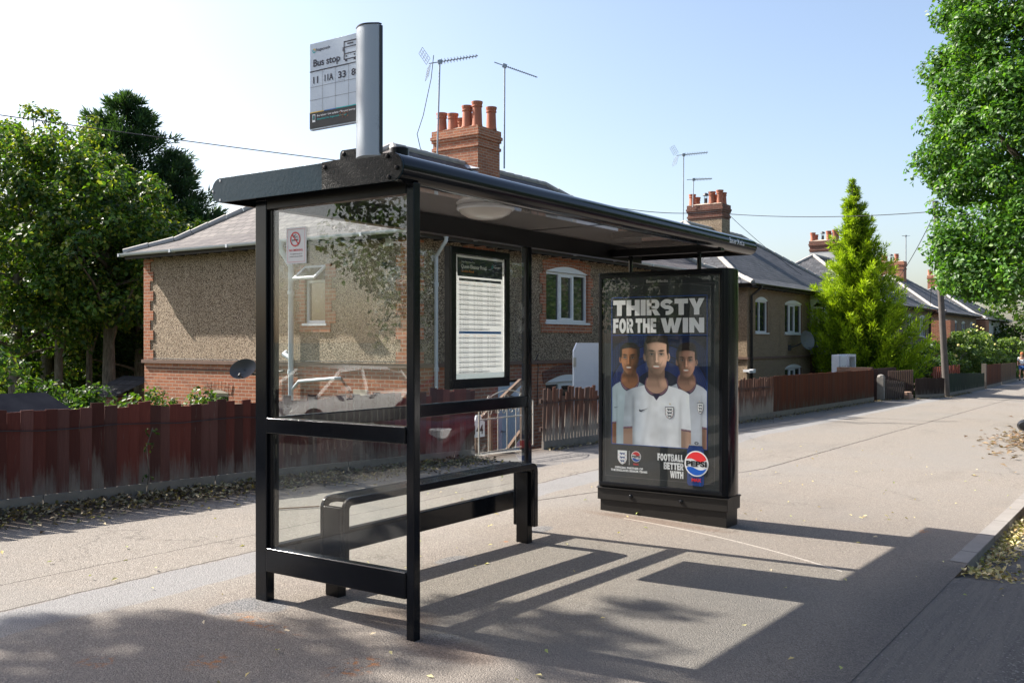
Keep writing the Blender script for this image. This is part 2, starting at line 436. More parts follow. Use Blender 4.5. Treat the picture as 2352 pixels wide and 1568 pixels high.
# light trench reinstatement band running along the street
yb = n.math('ADD', n.math('MULTIPLY', n.math('MINIMUM', X, 17.0), .078), 5.0)
dy = n.math('ABSOLUTE', n.math('ADD', n.math('SUBTRACT', Y, yb), n.math('ADD', wob, wob2)))
band = n.math('SUBTRACT', 1.0, n.sstep(dy, .20, .225))
lg = n.mix(rnd, (.185, .187, .19), (.265, .265, .265))
c = n.mix(n.math('MULTIPLY', band, .8), c, lg)
# second greyer strip near the fence on the far part
far = n.math('MULTIPLY', n.sstep(n.math('ADD', Y, wob), 6.62, 6.68), n.sstep(X, 9.0, 9.3))
c = n.mix(n.math('MULTIPLY', far, .75), c, n.mix(rnd, (.14, .135, .135), (.20, .195, .19)))
# darker worn zones, gum spots and a faint crack network
c = n.mix(n.math('MULTIPLY', n.sstep(n.noise(n.comb(n.math('MULTIPLY', X, .35), n.math('MULTIPLY', Y, 1.1), 0.0), 1.0, 5, .6), .52, .75), .35), c, (.135, .122, .108))
gs = n.voro(pp, 2.2); c = n.mix(n.math('MULTIPLY', n.math('MULTIPLY', n.math('SUBTRACT', 1.0, n.sstep(gs[0], .035, .055)), n.math('GREATER_THAN', n.sep(gs[1])[0], .6)), .55), c, (.09, .085, .08))
cv = n.n('ShaderNodeVoronoiTexture' if 0 else 'ShaderNodeTexVoronoi', feature='DISTANCE_TO_EDGE'); dn = n.n('ShaderNodeVectorMath', operation='ADD'); n.l(pp, dn.inputs[0])
sc2 = n.n('ShaderNodeVectorMath', operation='SCALE'); n.l(n.noise(pp, 2.5, 4, .6, out=1), sc2.inputs[0]); sc2.inputs['Scale'].default_value = .7; n.l(sc2.outputs[0], dn.inputs[1]); n.l(dn.outputs[0], cv.inputs['Vector']); cv.inputs['Scale'].default_value = .42
ck = n.math('MULTIPLY', n.math('SUBTRACT', 1.0, n.sstep(cv.outputs[0], .002, .007)), n.sstep(n.noise(pp, .7, 2), .48, .6))
c = n.mix(n.math('MULTIPLY', ck, .38), c, (.06, .052, .046))
near = n.math('MULTIPLY', n.math('SUBTRACT', 1.0, n.sstep(n.math('ADD', Y, n.math('MULTIPLY', wob, 2.0)), 4.6, 5.15)), n.math('SUBTRACT', 1.0, n.sstep(n.math('ADD', X, n.math('MULTIPLY', wob, 6.0)), 8.0, 13.0)))
c = n.mix(n.math('MULTIPLY', near, .34), c, n.mix(rnd, (.085, .068, .055), (.21, .172, .14)))  # browner tarmac by the shelter, with some viewing-angle darkening painted in
# cracks / joints
def joint(yexpr, w, x0=-50, x1=80):
    d = n.math('ABSOLUTE', n.math('ADD', n.math('SUBTRACT', Y, yexpr), n.math('ADD', n.math('MULTIPLY', wob, .35), wob2)))
    m = n.math('SUBTRACT', 1.0, n.sstep(d, w * .4, w))
    return n.math('MULTIPLY', m, n.math('MULTIPLY', n.math('GREATER_THAN', X, x0), n.math('LESS_THAN', X, x1)))
j1 = joint(n.math('SUBTRACT', 5.45, n.math('MULTIPLY', n.math('MINIMUM', n.math('MAXIMUM', n.math('SUBTRACT', X, 7.5), 0), 5.0), .19)), .022, 7.2)
j2 = joint(n.math('ADD', yb, .23), .015, -50, 17)
j3 = joint(n.math('ADD', 5.9, n.math('MULTIPLY', X, .03)), .010, 3, 9)
for j in (j1, j2, j3): c = n.mix(n.math('MULTIPLY', j, .75), c, (.05, .042, .038))
# reinstatement patches round the posts, soil stain and rust marks
def blob(cx, cy, rx, ry, soft=.25):
    dx = n.math('DIVIDE', n.math('SUBTRACT', X, cx), rx); dyy = n.math('DIVIDE', n.math('SUBTRACT', Y, cy), ry)
    d = n.math('SQRT', n.math('ADD', n.math('MULTIPLY', dx, dx), n.math('MULTIPLY', dyy, dyy)))
    d = n.math('ADD', d, n.math('MULTIPLY', wob, 2.2)); d = n.math('ADD', d, n.math('MULTIPLY', wob2, 3))
    return n.math('SUBTRACT', 1.0, n.sstep(d, 1 - soft, 1 + soft * .3))
for b in ((3.86, 4.48, .14, .20), (6.95, 4.5, .20, .10), (5.55, 4.35, .18, .08), (4.05, 3.25, .12, .12), (3.72, 4.55, .2, .12)):
    c = n.mix(n.math('MULTIPLY', blob(*b), .8), c, n.mix(rnd, (.06, .062, .065), (.24, .24, .24)))
for b in ((8.02, 3.9, .14, .85), (4.2, 3.7, .25, .3), (3.95, 3.1, .18, .35)):
    c = n.mix(n.math('MULTIPLY', blob(*b, .5), .55), c, n.mix(rnd, (.09, .06, .045), (.20, .14, .105)))
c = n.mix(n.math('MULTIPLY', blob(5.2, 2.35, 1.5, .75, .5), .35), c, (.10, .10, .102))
rust = n.math('MULTIPLY', n.sstep(n.noise(pp, 18, 4, .6), .5, .62), 1.0)
for b in ((3.62, 4.2, .07, .34), (3.05, 3.9, .16, .12), (3.45, 3.3, .2, .12), (6.32, 4.42, .06, .03), (2.7, 4.3, .12, .1), (9.4, 1.85, .16, .05)):
    c = n.mix(n.math('MULTIPLY', blob(*b, .6), n.math('MULTIPLY', rust, .8)), c, (.36, .15, .05))
# chalky scuffed line curving out from the advertising panel
sx_ = n.math('SUBTRACT', n.math('ADD', 8.0, n.math('MULTIPLY', n.math('SUBTRACT', Y, 3.9), .33)), n.math('MULTIPLY', n.math('MULTIPLY', n.math('SUBTRACT', Y, 3.1), n.math('SUBTRACT', Y, 3.1)), .12))
d = n.math('ABSOLUTE', n.math('SUBTRACT', X, sx_))
ln = n.math('MULTIPLY', n.math('SUBTRACT', 1.0, n.sstep(d, .010, .022)), n.math('MULTIPLY', n.math('GREATER_THAN', Y, 2.0), n.math('LESS_THAN', Y, 4.2)))
c = n.mix(n.math('MULTIPLY', ln, n.math('MULTIPLY', n.sstep(nf, .25, .6), .7)), c, (.50, .46, .41))
# dirt gathered along the fence foot
ed = n.sstep(n.math('ADD', Y, n.math('MULTIPLY', wob, 3.0)), 7.25, 7.75)
c = n.mix(n.math('MULTIPLY', ed, .85), c, n.mix(nm_, (.045, .032, .024), (.12, .085, .06)))
edge = n.math('MULTIPLY', n.math('SUBTRACT', 1.0, n.sstep(n.math('ADD', Y, n.math('MULTIPLY', wob, 1.5)), 1.30, 1.85)), n.math('SUBTRACT', 1.0, n.sstep(X, 7.9, 8.3)))
c = n.mix(n.math('MULTIPLY', edge, .9), c, n.mix(rnd, (.075, .072, .070), (.15, .14, .132)))
n.set(c, .9, 0, .25)
n.bump(n.math('ADD', n.math('MULTIPLY', vo[0], -.7), n.math('SUBTRACT', n.math('MULTIPLY', nf, .8), n.math('MULTIPLY', j1, 1.5))), .75, .010)
M['pave'] = n.m
n = NT('dark_road_asphalt'); pp = n.pos(); q = n.sep(pp)
vo = n.voro(pp, 85); rnd = n.sep(vo[1])[0]
c = n.ramp(rnd, [(0, (.028, .029, .032)), (.7, (.065, .066, .070)), (.93, (.12, .12, .12)), (1, (.3, .3, .29))])
c = n.mix(n.math('MULTIPLY', n.sstep(n.noise(pp, .8, 4), .4, .7), .35), c, (.10, .095, .09))
kb = n.math('SUBTRACT', 1.0, n.sstep(n.math('ABSOLUTE', n.math('SUBTRACT', q[1], 1.12)), .30, .60))
st = n.noise(n.comb(n.math('MULTIPLY', q[0], 1.3), n.math('MULTIPLY', q[1], 26), 0.0), 1.0, 4, .6)
c = n.mix(n.math('MULTIPLY', kb, n.ramp(st, [(.3, .35), (.62, .95)])), c, (.125, .118, .110))
n.set(c, .85, 0, .3); n.bump(n.math('SUBTRACT', n.math('MULTIPLY', st, kb), vo[0]), .7, .010)
M['road'] = n.m
n = NT('kerb_concrete'); pp = n.pos(); q = n.sep(pp)
jt = n.math('SUBTRACT', 1.0, n.sstep(n.math('ABSOLUTE', n.math('SUBTRACT', n.math('FRACT', n.math('DIVIDE', q[0], .915)), .5)), .004, .012))
c = n.mix(n.noise(pp, 4, 5, .65), (.19, .18, .168), (.31, .295, .275)); c = n.mix(n.math('MULTIPLY', n.noise(pp, 90, 2), .4), c, (.16, .15, .14))
n.set(n.mix(n.math('MULTIPLY', jt, .85), c, (.03, .028, .025)), .9, 0, .25); n.bump(n.noise(pp, 50, 3), .4, .01)
M['kerb'] = n.m

def grid(name, xs, ys, zf, mat, kind='structure', parent=None):
    V = [(x, y, zf(x, y)) for y in ys for x in xs]; nx = len(xs)
    F = [(j * nx + i, j * nx + i + 1, (j + 1) * nx + i + 1, (j + 1) * nx + i) for j in range(len(ys) - 1) for i in range(nx - 1)]
    o = npmesh(name, V, F, mat, parent, kind=kind, smooth=True); return o
XS = [-60, -30, -20, -10, -5, 0, 2, 4, 5, 6, 8, 10, 12, 14, 17, 20, 25, 30, 35, 40, 50, 60, 80, 100, 120, 200]
KY = 1.30
def roadz(x, y):
    t = min(max((x - 7.6) / .8, 0), 1)           # kerb drops flush at the lowered crossing
    return gz(x, KY) - (.003 + .11 * t) - .02 * max(0, min(1, (KY - y) / 3.0)) * 1.0
FY = [(-20, 8.3), (4.2, 8.2), (7, 8.12), (10.2, 7.8), (12, 7.72), (20, 7.42), (30.5, 7.45), (33, 6.88), (35.3, 6.35), (44, 6.4), (60, 6.95), (90, 8)]
def fy(x):
    for (a, ya), (b, yb_) in zip(FY, FY[1:]):
        if x <= b: return ya + (yb_ - ya) * max(0, (x - a)) / (b - a)
    return FY[-1][1]
# pavement sheet follows kerb and fence line
rows = np.linspace(0, 1, 8)
XS2 = sorted(set(XS + [7, 7.4, 7.6, 7.8, 8.2, 8.4, 10.2, 33, 35.3, 44]))
V = [(x, KY - .0 + (fy(x) + .12 - KY) * t, gz(x, KY + (fy(x) + .12 - KY) * t)) for t in rows for x in XS2]
nx = len(XS2); F = [(j * nx + i, j * nx + i + 1, (j + 1) * nx + i + 1, (j + 1) * nx + i) for j in range(7) for i in range(nx - 1)]
npmesh('pavement', V, F, M['pave'], kind='structure', smooth=True)
grid('road', XS2, [-6.3, -4, -2, 0, .5, 1.0, KY - .001, KY + .015], roadz, M['road'])
kb_ = MB()
for a, b in zip(XS2, XS2[1:]):
    if b <= 120 and a >= 8.2:
        z0, z1 = gz(a, KY) + .004, gz(b, KY) + .004
        kb_.add([(a, KY - .005, z0 - .2), (b, KY - .005, z1 - .2), (b, KY + .005, z1), (a, KY + .005, z0), (a, KY + .135, z0 + .004), (b, KY + .135, z1 + .004), (a, KY + .135, z0 - .1), (b, KY + .135, z1 - .1)],
                [(0, 1, 2, 3), (3, 2, 5, 4), (4, 5, 7, 6)])
kb_.build('kerb', M['kerb'], kind='structure')
grid('opposite_pavement', XS, [-9.5, -8, -6.3], lambda x, y: gz(x, KY) + .0, M['pave'])
# garden ground: drops from the fence to the sunken front gardens, runs on to the horizon
def gardz(x, t):
    top = gz(x, fy(x)) - .02
    return top + (-1.25 - top) * min(1, t)
V = []; XG = [-2500, -400, -60] + XS2[1:-1] + [200, 600, 2500]
tt = [(0, 0), (.9, .15), (2.2, .75), (3.2, 1), (12, 1), (60, 1), (400, 1), (2500, 1)]
for dy_, t in tt:
    for x in XG: V.append((x, fy(x) + .10 + dy_, gardz(x, t)))
nx = len(XG); F = [(j * nx + i, j * nx + i + 1, (j + 1) * nx + i + 1, (j + 1) * nx + i) for j in range(len(tt) - 1) for i in range(nx - 1)]
npmesh('garden_ground', V, F, M['soil'], kind='structure', smooth=True)
V = []
for y in (-9.5, -20, -80, -2500):
    for x in XG: V.append((x, y, gz(x, KY) - .01 if y > -30 else -1.2))
F = [(j * nx + i, (j + 1) * nx + i, (j + 1) * nx + i + 1, j * nx + i + 1) for j in range(3) for i in range(nx - 1)]
npmesh('opposite_ground', V, F, M['soil'], kind='structure', smooth=True)

# ------------------------------------------------------------------ flat printed artwork
_tc = {}

def textgeo(s, bold=0.0):
    k = (s, bold)
    if k not in _tc:
        cu = bpy.data.curves.new('t', 'FONT'); cu.body = s; cu.size = 1; cu.offset = bold; cu.resolution_u = 3
        ob = bpy.data.objects.new('t', cu); me = ob.to_mesh()
        vs = [(v.co.x, v.co.y) for v in me.vertices]; fs = [tuple(p.vertices) for p in me.polygons]
        ob.to_mesh_clear(); bpy.data.objects.remove(ob); bpy.data.curves.remove(cu)
        _tc[k] = (vs, fs)
    return _tc[k]
class Art:
    """printed sheet: origin top-left, a to the viewer's right, b downwards, in metres"""
    def __init__(s, o, right, up, nrm):
        s.o = Vector(o); s.r = Vector(right); s.u = Vector(up); s.n = Vector(nrm); s.mb = MB(); s.mats = []
    def mi(s, m):
        if m not in s.mats: s.mats.append(m)
        return s.mats.index(m)
    def P(s, a, b, l): return s.o + s.r * a - s.u * b + s.n * (l * .0012)
    def poly(s, pts, m, l):
        ar = sum(pts[i][0] * pts[(i + 1) % len(pts)][1] - pts[(i + 1) % len(pts)][0] * pts[i][1] for i in range(len(pts)))
        if ar > 0: pts = pts[::-1]
        s.mb.add([s.P(a, b, l) for a, b in pts], [tuple(range(len(pts)))], s.mi(m))
    def rect(s, a0, b0, a1, b1, m, l): s.poly([(a0, b0), (a1, b0), (a1, b1), (a0, b1)], m, l)
    def ell(s, ca, cb, ra, rb, m, l, n=28, t0=0, t1=2 * math.pi): s.poly([(ca + ra * math.cos(t0 + (t1 - t0) * i / n), cb + rb * math.sin(t0 + (t1 - t0) * i / n)) for i in range(n if t1 - t0 > 6 else n + 1)], m, l)
    def ring(s, ca, cb, ro, ri, m, l, n=28, t0=0, t1=2 * math.pi, asp=1):
        vs = []
        for i in range(n + 1):
            t = t0 + (t1 - t0) * i / n
            vs += [s.P(ca + ro * math.cos(t), cb + ro * math.sin(t) * asp, l), s.P(ca + ri * math.cos(t), cb + ri * math.sin(t) * asp, l)]
        s.mb.add(vs, [(2 * i, 2 * i + 1, 2 * i + 3, 2 * i + 2) for i in range(n)], s.mi(m))
    def text(s, t, a, b, w, h, m, l, bold=0.0, align='L'):
        """a,b = left/top box; scaled so cap-height = h; w = total width (None = natural)"""
        vs, fs = textgeo(t, bold)
        xs = [v[0] for v in vs]; x0, x1 = min(xs), max(xs)
        ky = h / .73
        kx = ky if w is None else w / (x1 - x0)
        if align == 'C': a = a - (x1 - x0) * kx / 2
        if align == 'R': a = a - (x1 - x0) * kx
        s.mb.add([s.P(a + (x - x0) * kx, b + h - y * ky, l) for x, y in vs], fs, s.mi(m))
    def build(s, name, parent=None): return s.mb.build(name, s.mats, parent)
INK = {k: flat('print_' + k, c) for k, c in dict(white=(.86, .87, .88), navy=(.012, .015, .04), black=(.01, .011, .013), orange=(.75, .30, .04), grey=(.50, .50, .50),
       blue=(.06, .20, .50), brightblue=(.01, .09, .42), red=(.62, .03, .035), teal=(.02, .42, .42), yellow=(.75, .50, .08), charcoal=(.025, .03, .033),
       dblue=(.02, .06, .24), gold=(.6, .42, .1), midgrey=(.12, .12, .13), rust=(.30, .10, .03)).items()}
INK['paper'] = flat('backlit_paper', (.84, .84, .84), .5, .20)
INK['paperblue'] = flat('timetable_grey_rule', (.84, .84, .85), .5, .42)
INK['signwhite'] = M['signgrey']
YP = Vector((0, 1, 0)); ZP = Vector((0, 0, 1)); XP = Vector((1, 0, 0))

# ------------------------------------------------------------------ bus shelter
SZ = gz(4, 4.5)
sh = thing('bus_shelter', 'black framed glass bus shelter with long rounded roof on the pavement', 'bus shelter', (3.95, 4.5, SZ))
def post(x0, x1, y0, y1, top=2.46, lab=None):
    m = MB(); m.box(x0, x1, y0, y1, gz(x0, y0) - .02, top); m.build('post', M['black'], sh, lab, bevel=.006)
post(3.925, 3.99, 4.50, 4.60); post(3.925, 3.98, 3.335, 3.39); post(6.79, 6.85, 4.50, 4.57)
for b in ((3.99, 4.012, 4.485, 4.512), (6.77, 6.79, 4.505, 4.53), (3.945, 3.967, 3.391, 3.402), (3.945, 3.97, 4.470, 4.498)):
    m = MB(); m.box(*b, .36, 1.05); m.box(*b, 1.145, 2.40); m.build('glazing_strip', M['blackplain'], sh, bevel=.002)
def rail(a, b, w, z0, z1):
    m = MB(); m.bar((a[0], a[1], (z0 + z1) / 2), (b[0], b[1], (z0 + z1) / 2), w, z1 - z0); m.build('rail', M['black'], sh, bevel=.008, bseg=3)
rail((3.950, 3.392), (3.950, 4.499), .062, 1.05, 1.145); rail((3.950, 3.392), (3.950, 4.499), .062, .215, .36)
rail((3.992, 4.535), (6.788, 4.535), .06, 1.05, 1.145); rail((3.992, 4.535), (6.788, 4.535), .06, .215, .36)
m = MB(); m.box(3.925, 3.985, 3.392, 4.498, 2.40, 2.50); m.build('header_beam', M['blackplain'], sh, bevel=.004)
m = MB(); m.box(3.99, 8.90, 4.49, 4.57, 2.41, 2.555); m.build('header_beam', M['blackplain'], sh, bevel=.004)
m = MB(); m.box(8.24, 8.33, 3.36, 4.488, 2.43, 2.50); m.build('header_beam', M['blackplain'], sh, bevel=.004)
for x, z0 in (): pass
def pane(x0, x1, y0, y1, z0, z1):
    m = MB(); m.box(x0, x1, y0, y1, z0, z1); m.build('glass_pane', M['glass'], sh)
pane(3.951, 3.957, 3.40, 4.485, 1.14, 2.405); pane(3.951, 3.957, 3.40, 4.485, .355, 1.055)
pane(4.01, 6.775, 4.514, 4.520, 1.14, 2.415); pane(4.01, 6.775, 4.514, 4.520, .355, 1.055)
# roof: rounded front and back nose, recessed ceiling
zt, zb, r0, r1, RX0, RX1 = 2.602, 2.452, 3.31, 4.86, 3.815, 9.02
rr = (zt - zb) / 2; zm = (zt + zb) / 2
def nose(c, sgn, n=10): return [(c + sgn * rr * math.cos(t), zm + rr * math.sin(t)) for t in [math.pi / 2 - math.pi * i / n for i in range(n + 1)]]
shell = [(r0 + rr + .02, zb), (r0 + rr + .02, zt - .035), (r1 - rr - .02, zt - .035), (r1 - rr - .02, zb)]
outer = nose(r1 - rr, 1)                                  # top -> bottom at the back
outer2 = nose(r0 + rr, -1)[::-1]                          # bottom -> top at the front
prof = outer + [(r1 - rr - .02, zb), (r1 - rr - .02, zt - .035), (r0 + rr + .02, zt - .035), (r0 + rr + .02, zb)] + outer2
m = MB(); m.prism(prof, (RX0 + .004, 0, 0), YP, ZP, XP, RX1 - RX0 - .008)
roof = m.build('roof', M['black'], sh, smooth=True)
m = MB(); m.box(RX0 + .05, RX1 - .05, r0 + rr + .024, r1 - rr - .024, zt - .048, zt - .038); m.build('ceiling', M['ceiling'], roof)
for k, x in enumerate((6.82,)):
    m = MB(); m.box(x - .004, x + .004, r0 + rr + .03, 4.48, zt - .052, zt - .049); m.build('ceiling_joint', M['blackplain'], roof)
def capsule(y0, y1, n=10):
    return nose(y1, 1, n) + nose(y0, -1, n)[::-1]
m = MB(); m.prism(capsule(r0 + rr, r1 - rr), (RX0 - .008, 0, 0), YP, ZP, XP, .010)
fa = m.build('fascia_plate', M['fascia'], sh, bevel=.0015, bseg=1)
m = MB(); m.prism(capsule(r0 + rr, r1 - rr), (RX1 - .002, 0, 0), YP, ZP, XP, .010); m.build('fascia_plate', M['blackplain'], sh)
# rusty overlay bracket plate carrying the flag
pl = [(3.90, zb), (3.90, zt)] + [(3.76, zt + .004), (3.757, 2.640), (3.745, 2.652), (3.60, 2.652), (3.59, 2.648), (3.578, 2.60 + .02), (3.57, zt + .005)] + nose(r0 + rr - .002, -1)[:: 1]
pl = [(a, b + .0) for a, b in pl]
m = MB(); m.prism(pl, (RX0 - .016, 0, 0), YP, ZP, XP, .0075); m.build('bracket_plate', M['crackle'], sh)
for y, z in ((3.875, zt - .03), (3.73, 2.63), (3.60, 2.628), (3.41, zt - .018), (3.345, zm - .01), (3.40, zb + .02)):
    m = MB(); m.lathe([(.012, 0), (.012, .006), (.006, .009)], (RX0 - .016, y, z), (-1, 0, 0), 10); m.build('bolt', M['blackplain'], sh)
for y, z in ((r1 - rr - .005, zt - .016), (r1 - rr - .005, zb + .016), (r1 - .012, zm)):
    m = MB(); m.lathe([(.008, 0), (.007, .003)], (RX0 - .008, y, z), (-1, 0, 0), 10); m.build('screw', M['chrome'], sh)
m = MB(); m.lathe([(.052, 0), (.052, .075), (.046, .08)], (4.02, 3.52, zt - .005), (0, 0, 1), 20); m.build('roof_cap', M['blackplain'], roof, smooth=True)
# support rods of the advertising panel
for y in (4.30, 3.59):
    m = MB(); m.tube([(8.285, y, 2.27), (8.285, y, 2.435)], .020, 12); m.build('support_rod', M['black'], sh, smooth=True)
# maker's name on the curved gutter, following the curve
def curvedtext(t, x0, h, z, m, name, parent, w=None):
    vs, fs = textgeo(t, .012); xs = [v[0] for v in vs]; k = h / .73; kx = k if w is None else w / (max(xs) - min(xs))
    mb = MB(); P = []
    for x, y in vs:
        ang = (z - zm + y * k) / rr; ang = max(-1.5, min(1.5, ang))
        P.append((x0 + (x - min(xs)) * kx, r0 + rr - (rr + .0012) * math.cos(ang), zm + (rr + .0012) * math.sin(ang)))
    mb.add(P, fs); return mb.build(name, m, parent)
curvedtext('Bauer Media', 8.33, .052, zm - .016, INK['white'], 'gutter_lettering', roof, .36)
# ceiling lamp
lp = thing('ceiling_lamp', 'round frosted white lamp under the shelter ceiling', 'lamp', (5.42, 3.95, zt - .05))
m = MB(); m.lathe([(.20, 0), (.205, -.02), (.195, -.03)], (5.42, 3.95, zt - .05), (0, 0, 1), 36); m.build('lamp_rim', M['upvc'], lp, smooth=True)
m = MB(); m.lathe([(.19, -.028), (.17, -.055), (.12, -.08), (.06, -.092), (.01, -.095)], (5.42, 3.95, zt - .05), (0, 0, 1), 36); m.build('lamp_diffuser', M['lampglass'], lp, smooth=True)

# ------------------------------------------------------------------ perch bench
bx0, bx1, by0, by1, bz = 4.27, 6.47, 4.19, 4.40, .635
be = thing('perch_bench', 'narrow black slatted metal bench inside the bus shelter', 'bench', (5.37, 4.3, gz(5.4, 4.3)))
def ubend():
    t = .05; rad = .075; o = []
    pts = [(bx0, .12), (bx0, bz - rad)] + [(bx0 + rad - rad * math.cos(a), bz - rad + rad * math.sin(a)) for a in [math.pi / 2 * i / 6 for i in range(1, 7)]]
    pts2 = [(bx1 - rad + rad * math.sin(a), bz - rad + rad * math.cos(a)) for a in [math.pi / 2 * i / 6 for i in range(0, 7)]] + [(bx1, .12)]
    inn = [(bx1 - t, .12), (bx1 - t, bz - rad)] + [(bx1 - rad + (rad - t) * math.sin(a), bz - rad + (rad - t) * math.cos(a)) for a in [math.pi / 2 * (6 - i) / 6 for i in range(1, 7)]]
    inn2 = [(bx0 + rad - (rad - t) * math.cos(a), bz - rad + (rad - t) * math.sin(a)) for a in [math.pi / 2 * (6 - i) / 6 for i in range(0, 7)]] + [(bx0 + t, .12)]
    return pts + pts2 + inn + inn2
m = MB(); ub = ubend()
m.prism(ub, (0, by0, 0), XP, ZP, YP, .028); m.prism(ub, (0, by1 - .028, 0), XP, ZP, YP, .028)
m.build('frame', M['black'], be, bevel=.006)
m = MB()
ns = 6; wd = (by1 - by0 - .056)
for k in range(ns):
    y = by0 + .028 + wd * (k + .5) / ns
    m.box(bx0 + .10, bx1 - .10, y - wd / ns * .33, y + wd / ns * .33, bz - .022, bz - .004)
m.build('slats', M['black'], be, bevel=.002)
for x in (bx0 + .09, 4.27 + .78, 5.62, bx1 - .09):
    m = MB(); m.box(x - .045, x + .045, by0 + .027, by1 - .027, bz - .03, bz - .002)
    for yy in np.linspace(by0 + .05, by1 - .05, 5):
        for s_ in (-.03, .03): m.lathe([(.005, 0), (.004, .003)], (x + s_, yy, bz - .002), (0, 0, 1), 8)
    m.build('cross_plate', M['black'], be, bevel=.002)
for x in (bx0, bx1):
    s_ = 1 if x == bx0 else -1
    m = MB(); m.box(min(x + s_ * .002, x + s_ * .045), max(x + s_ * .002, x + s_ * .045), by0 + .028, by1 - .028, .12, bz - .06); m.build('leg_sleeve', M['black'], be, bevel=.004)
    m = MB(); m.box(min(x + s_ * .004, x + s_ * .075), max(x + s_ * .004, x + s_ * .075), by0 + .055, by1 - .045, -.04, bz - .08); m.build('leg', M['blackplain'], be, bevel=.004)

# ------------------------------------------------------------------ bus stop flag
fl = thing('bus_stop_flag', 'white bus stop sign flag on a grey curved post above the shelter roof', 'bus stop sign', (3.70, 3.5, 2.58))
m = MB()
pts = [(3.345, 0), (3.345, .10), (3.505, .10), (3.505, 0)] 
arc = [(3.345 + .16 * i / 10, -.035 * math.sin(math.pi * i / 10)) for i in range(11)]
m.prism([(a, b) for a, b in arc] + [(3.505, .016), (3.345, .016)], (3.66, 0, 2.56), YP, XP, ZP, .675)
m.build('post', M['signpost'], fl, bevel=.002)
m = MB(); m.box(3.664, 3.682, 3.336, 3.344, 2.57, 3.23); m.build('edge_trim', M['gutterblack'], fl, bevel=.003)
m = MB(); m.prism([(a, b * 1.04 - .002) for a, b in arc] + [(3.508, .019), (3.342, .019)], (3.66, 0, 3.235), YP, XP, ZP, .006); m.build('post_cap', M['blackplain'], fl)
m = MB(); m.box(3.680, 3.704, 3.40, 3.868, 2.755, 3.225); m.build('sign_board', M['signgrey'], fl, bevel=.001)
A = Art((3.679, 3.868, 3.225), (0, -1, 0), ZP, (-1, 0, 0))
W_ = .468; H_ = .47
ic = INK['navy']
A.text('Stagecoach', .048, .030, .105, .017, ic, 1, .01); A.ring(.033, .042, .012, .007, INK['teal'], 1, 20, .3, 4); A.ring(.033, .042, .012, .007, INK['yellow'], 1, 12, 4.1, 6.4)
A.text('Bus stop', .028, .088, .200, .040, ic, 1, .016)
A.rect(.0, .150, W_, .1555, ic, 1)
# bus icon
bxx, byy = .262, .030
A.rect(bxx - .006, byy, bxx + .090, byy + .0065, ic, 1); A.rect(bxx - .006, byy, bxx, byy + .098, ic, 1); A.rect(bxx + .084, byy, bxx + .090, byy + .098, ic, 1)
for yy in (.030, .064, .094): A.rect(bxx, byy + yy, bxx + .084, byy + yy + .0055, ic, 1)
A.rect(bxx + .02, byy + .013, bxx + .064, byy + .020, ic, 1)
for aa in (.012, .072): A.ell(bxx + aa, byy + .080, .005, .005, ic, 1)
for aa in (.004, .066): A.rect(bxx + aa, byy + .098, bxx + aa + .014, byy + .108, ic, 1)
for aa in (-.014, .092): A.rect(bxx + aa, byy + .030, bxx + aa + .006, byy + .052, ic, 1)
for k, t in enumerate(('11', '11A', '33', '88')):
    cx = .045 + .097 * k + (.004 if k else 0)
    A.text(t, cx, .182, {2: .036, 3: .064}[len(t)] if t != '88' and t != '33' else .056, .037, ic, 1, .018, 'C')
A.text('Bus by Arrival', .239, .229, .044, .004, ic, 1, 0, 'C')
for k in range(1, 5):
    x = .0 + .097 * k; A.rect(x - .0008, .158, x + .0008, .378, INK['midgrey'], 1)
for yy in (.238, .308): A.rect(0, yy, W_, yy + .0015, INK['midgrey'], 1)
A.rect(0, .378, W_, .463, INK['charcoal'], 1)
A.rect(0, .374, .11, .379, INK['yellow'], 2); A.rect(.11, .374, .20, .379, INK['blue'], 2); A.rect(.20, .374, W_, .379, INK['teal'], 2)
A.text('Buy tickets • Live updates • Plan your journey', .058, .392, .285, .010, INK['white'], 2, .015)
A.text('Download the Stagecoach Bus app', .058, .411, .22, .010, INK['teal'], 2, .015)
A.rect(.022, .388, .045, .430, INK['white'], 2); A.rect(.0255, .393, .0415, .418, INK['charcoal'], 3)
for k in range(4): A.rect(.028, .396 + .0055 * k, .039, .3985 + .0055 * k, INK['teal'], 4)
for k in range(34):
    a = .225 + .07 * random.random(); b = .395 + .04 * random.random(); A.ell(a, b, .001 + .003 * random.random(), .001 + .003 * random.random(), INK['rust'], 3, 6)
A.build('sign_print', fl)

# ------------------------------------------------------------------ no smoking notice
m = MB(); m.box(3.9435, 3.9455, 4.175, 4.345, 2.065, 2.28)
# built as one thin sheet with its print as a child
ns_ = thing('no_smoking_notice', 'small white NO SMOKING notice on the end glass of the shelter', 'notice', (3.944, 4.26, 2.17))
m.build('sheet', flat('notice_white', (.66, .66, .64), .35), ns_)
A = Art((3.9433, 4.345, 2.28), (0, -1, 0), ZP, (-1, 0, 0))
for (a, b, c_, d) in ((.012, .010, .158, .0115), (.012, .2035, .158, .205), (.012, .010, .0135, .205), (.1565, .010, .158, .205)): A.rect(a, b, c_, d, INK['red'], 1)
A.ring(.078, .070, .043, .036, INK['red'], 2, 36)
A.rect(.050, .072, .092, .079, INK['black'], 1); A.rect(.095, .072, .098, .079, INK['black'], 1); A.rect(.100, .072, .103, .079, INK['black'], 1)
A.ring(.082, .052, .010, .0075, INK['black'], 1, 14, .5, 5.2); A.ring(.094, .060, .009, .0065, INK['black'], 1, 12, 3.4, 7.6); A.ring(.070, .056, .008, .006, INK['black'], 1, 12, 2.5, 6)
A.poly([(.048, .043), (.053, .038), (.108, .097), (.103, .102)], INK['red'], 3)
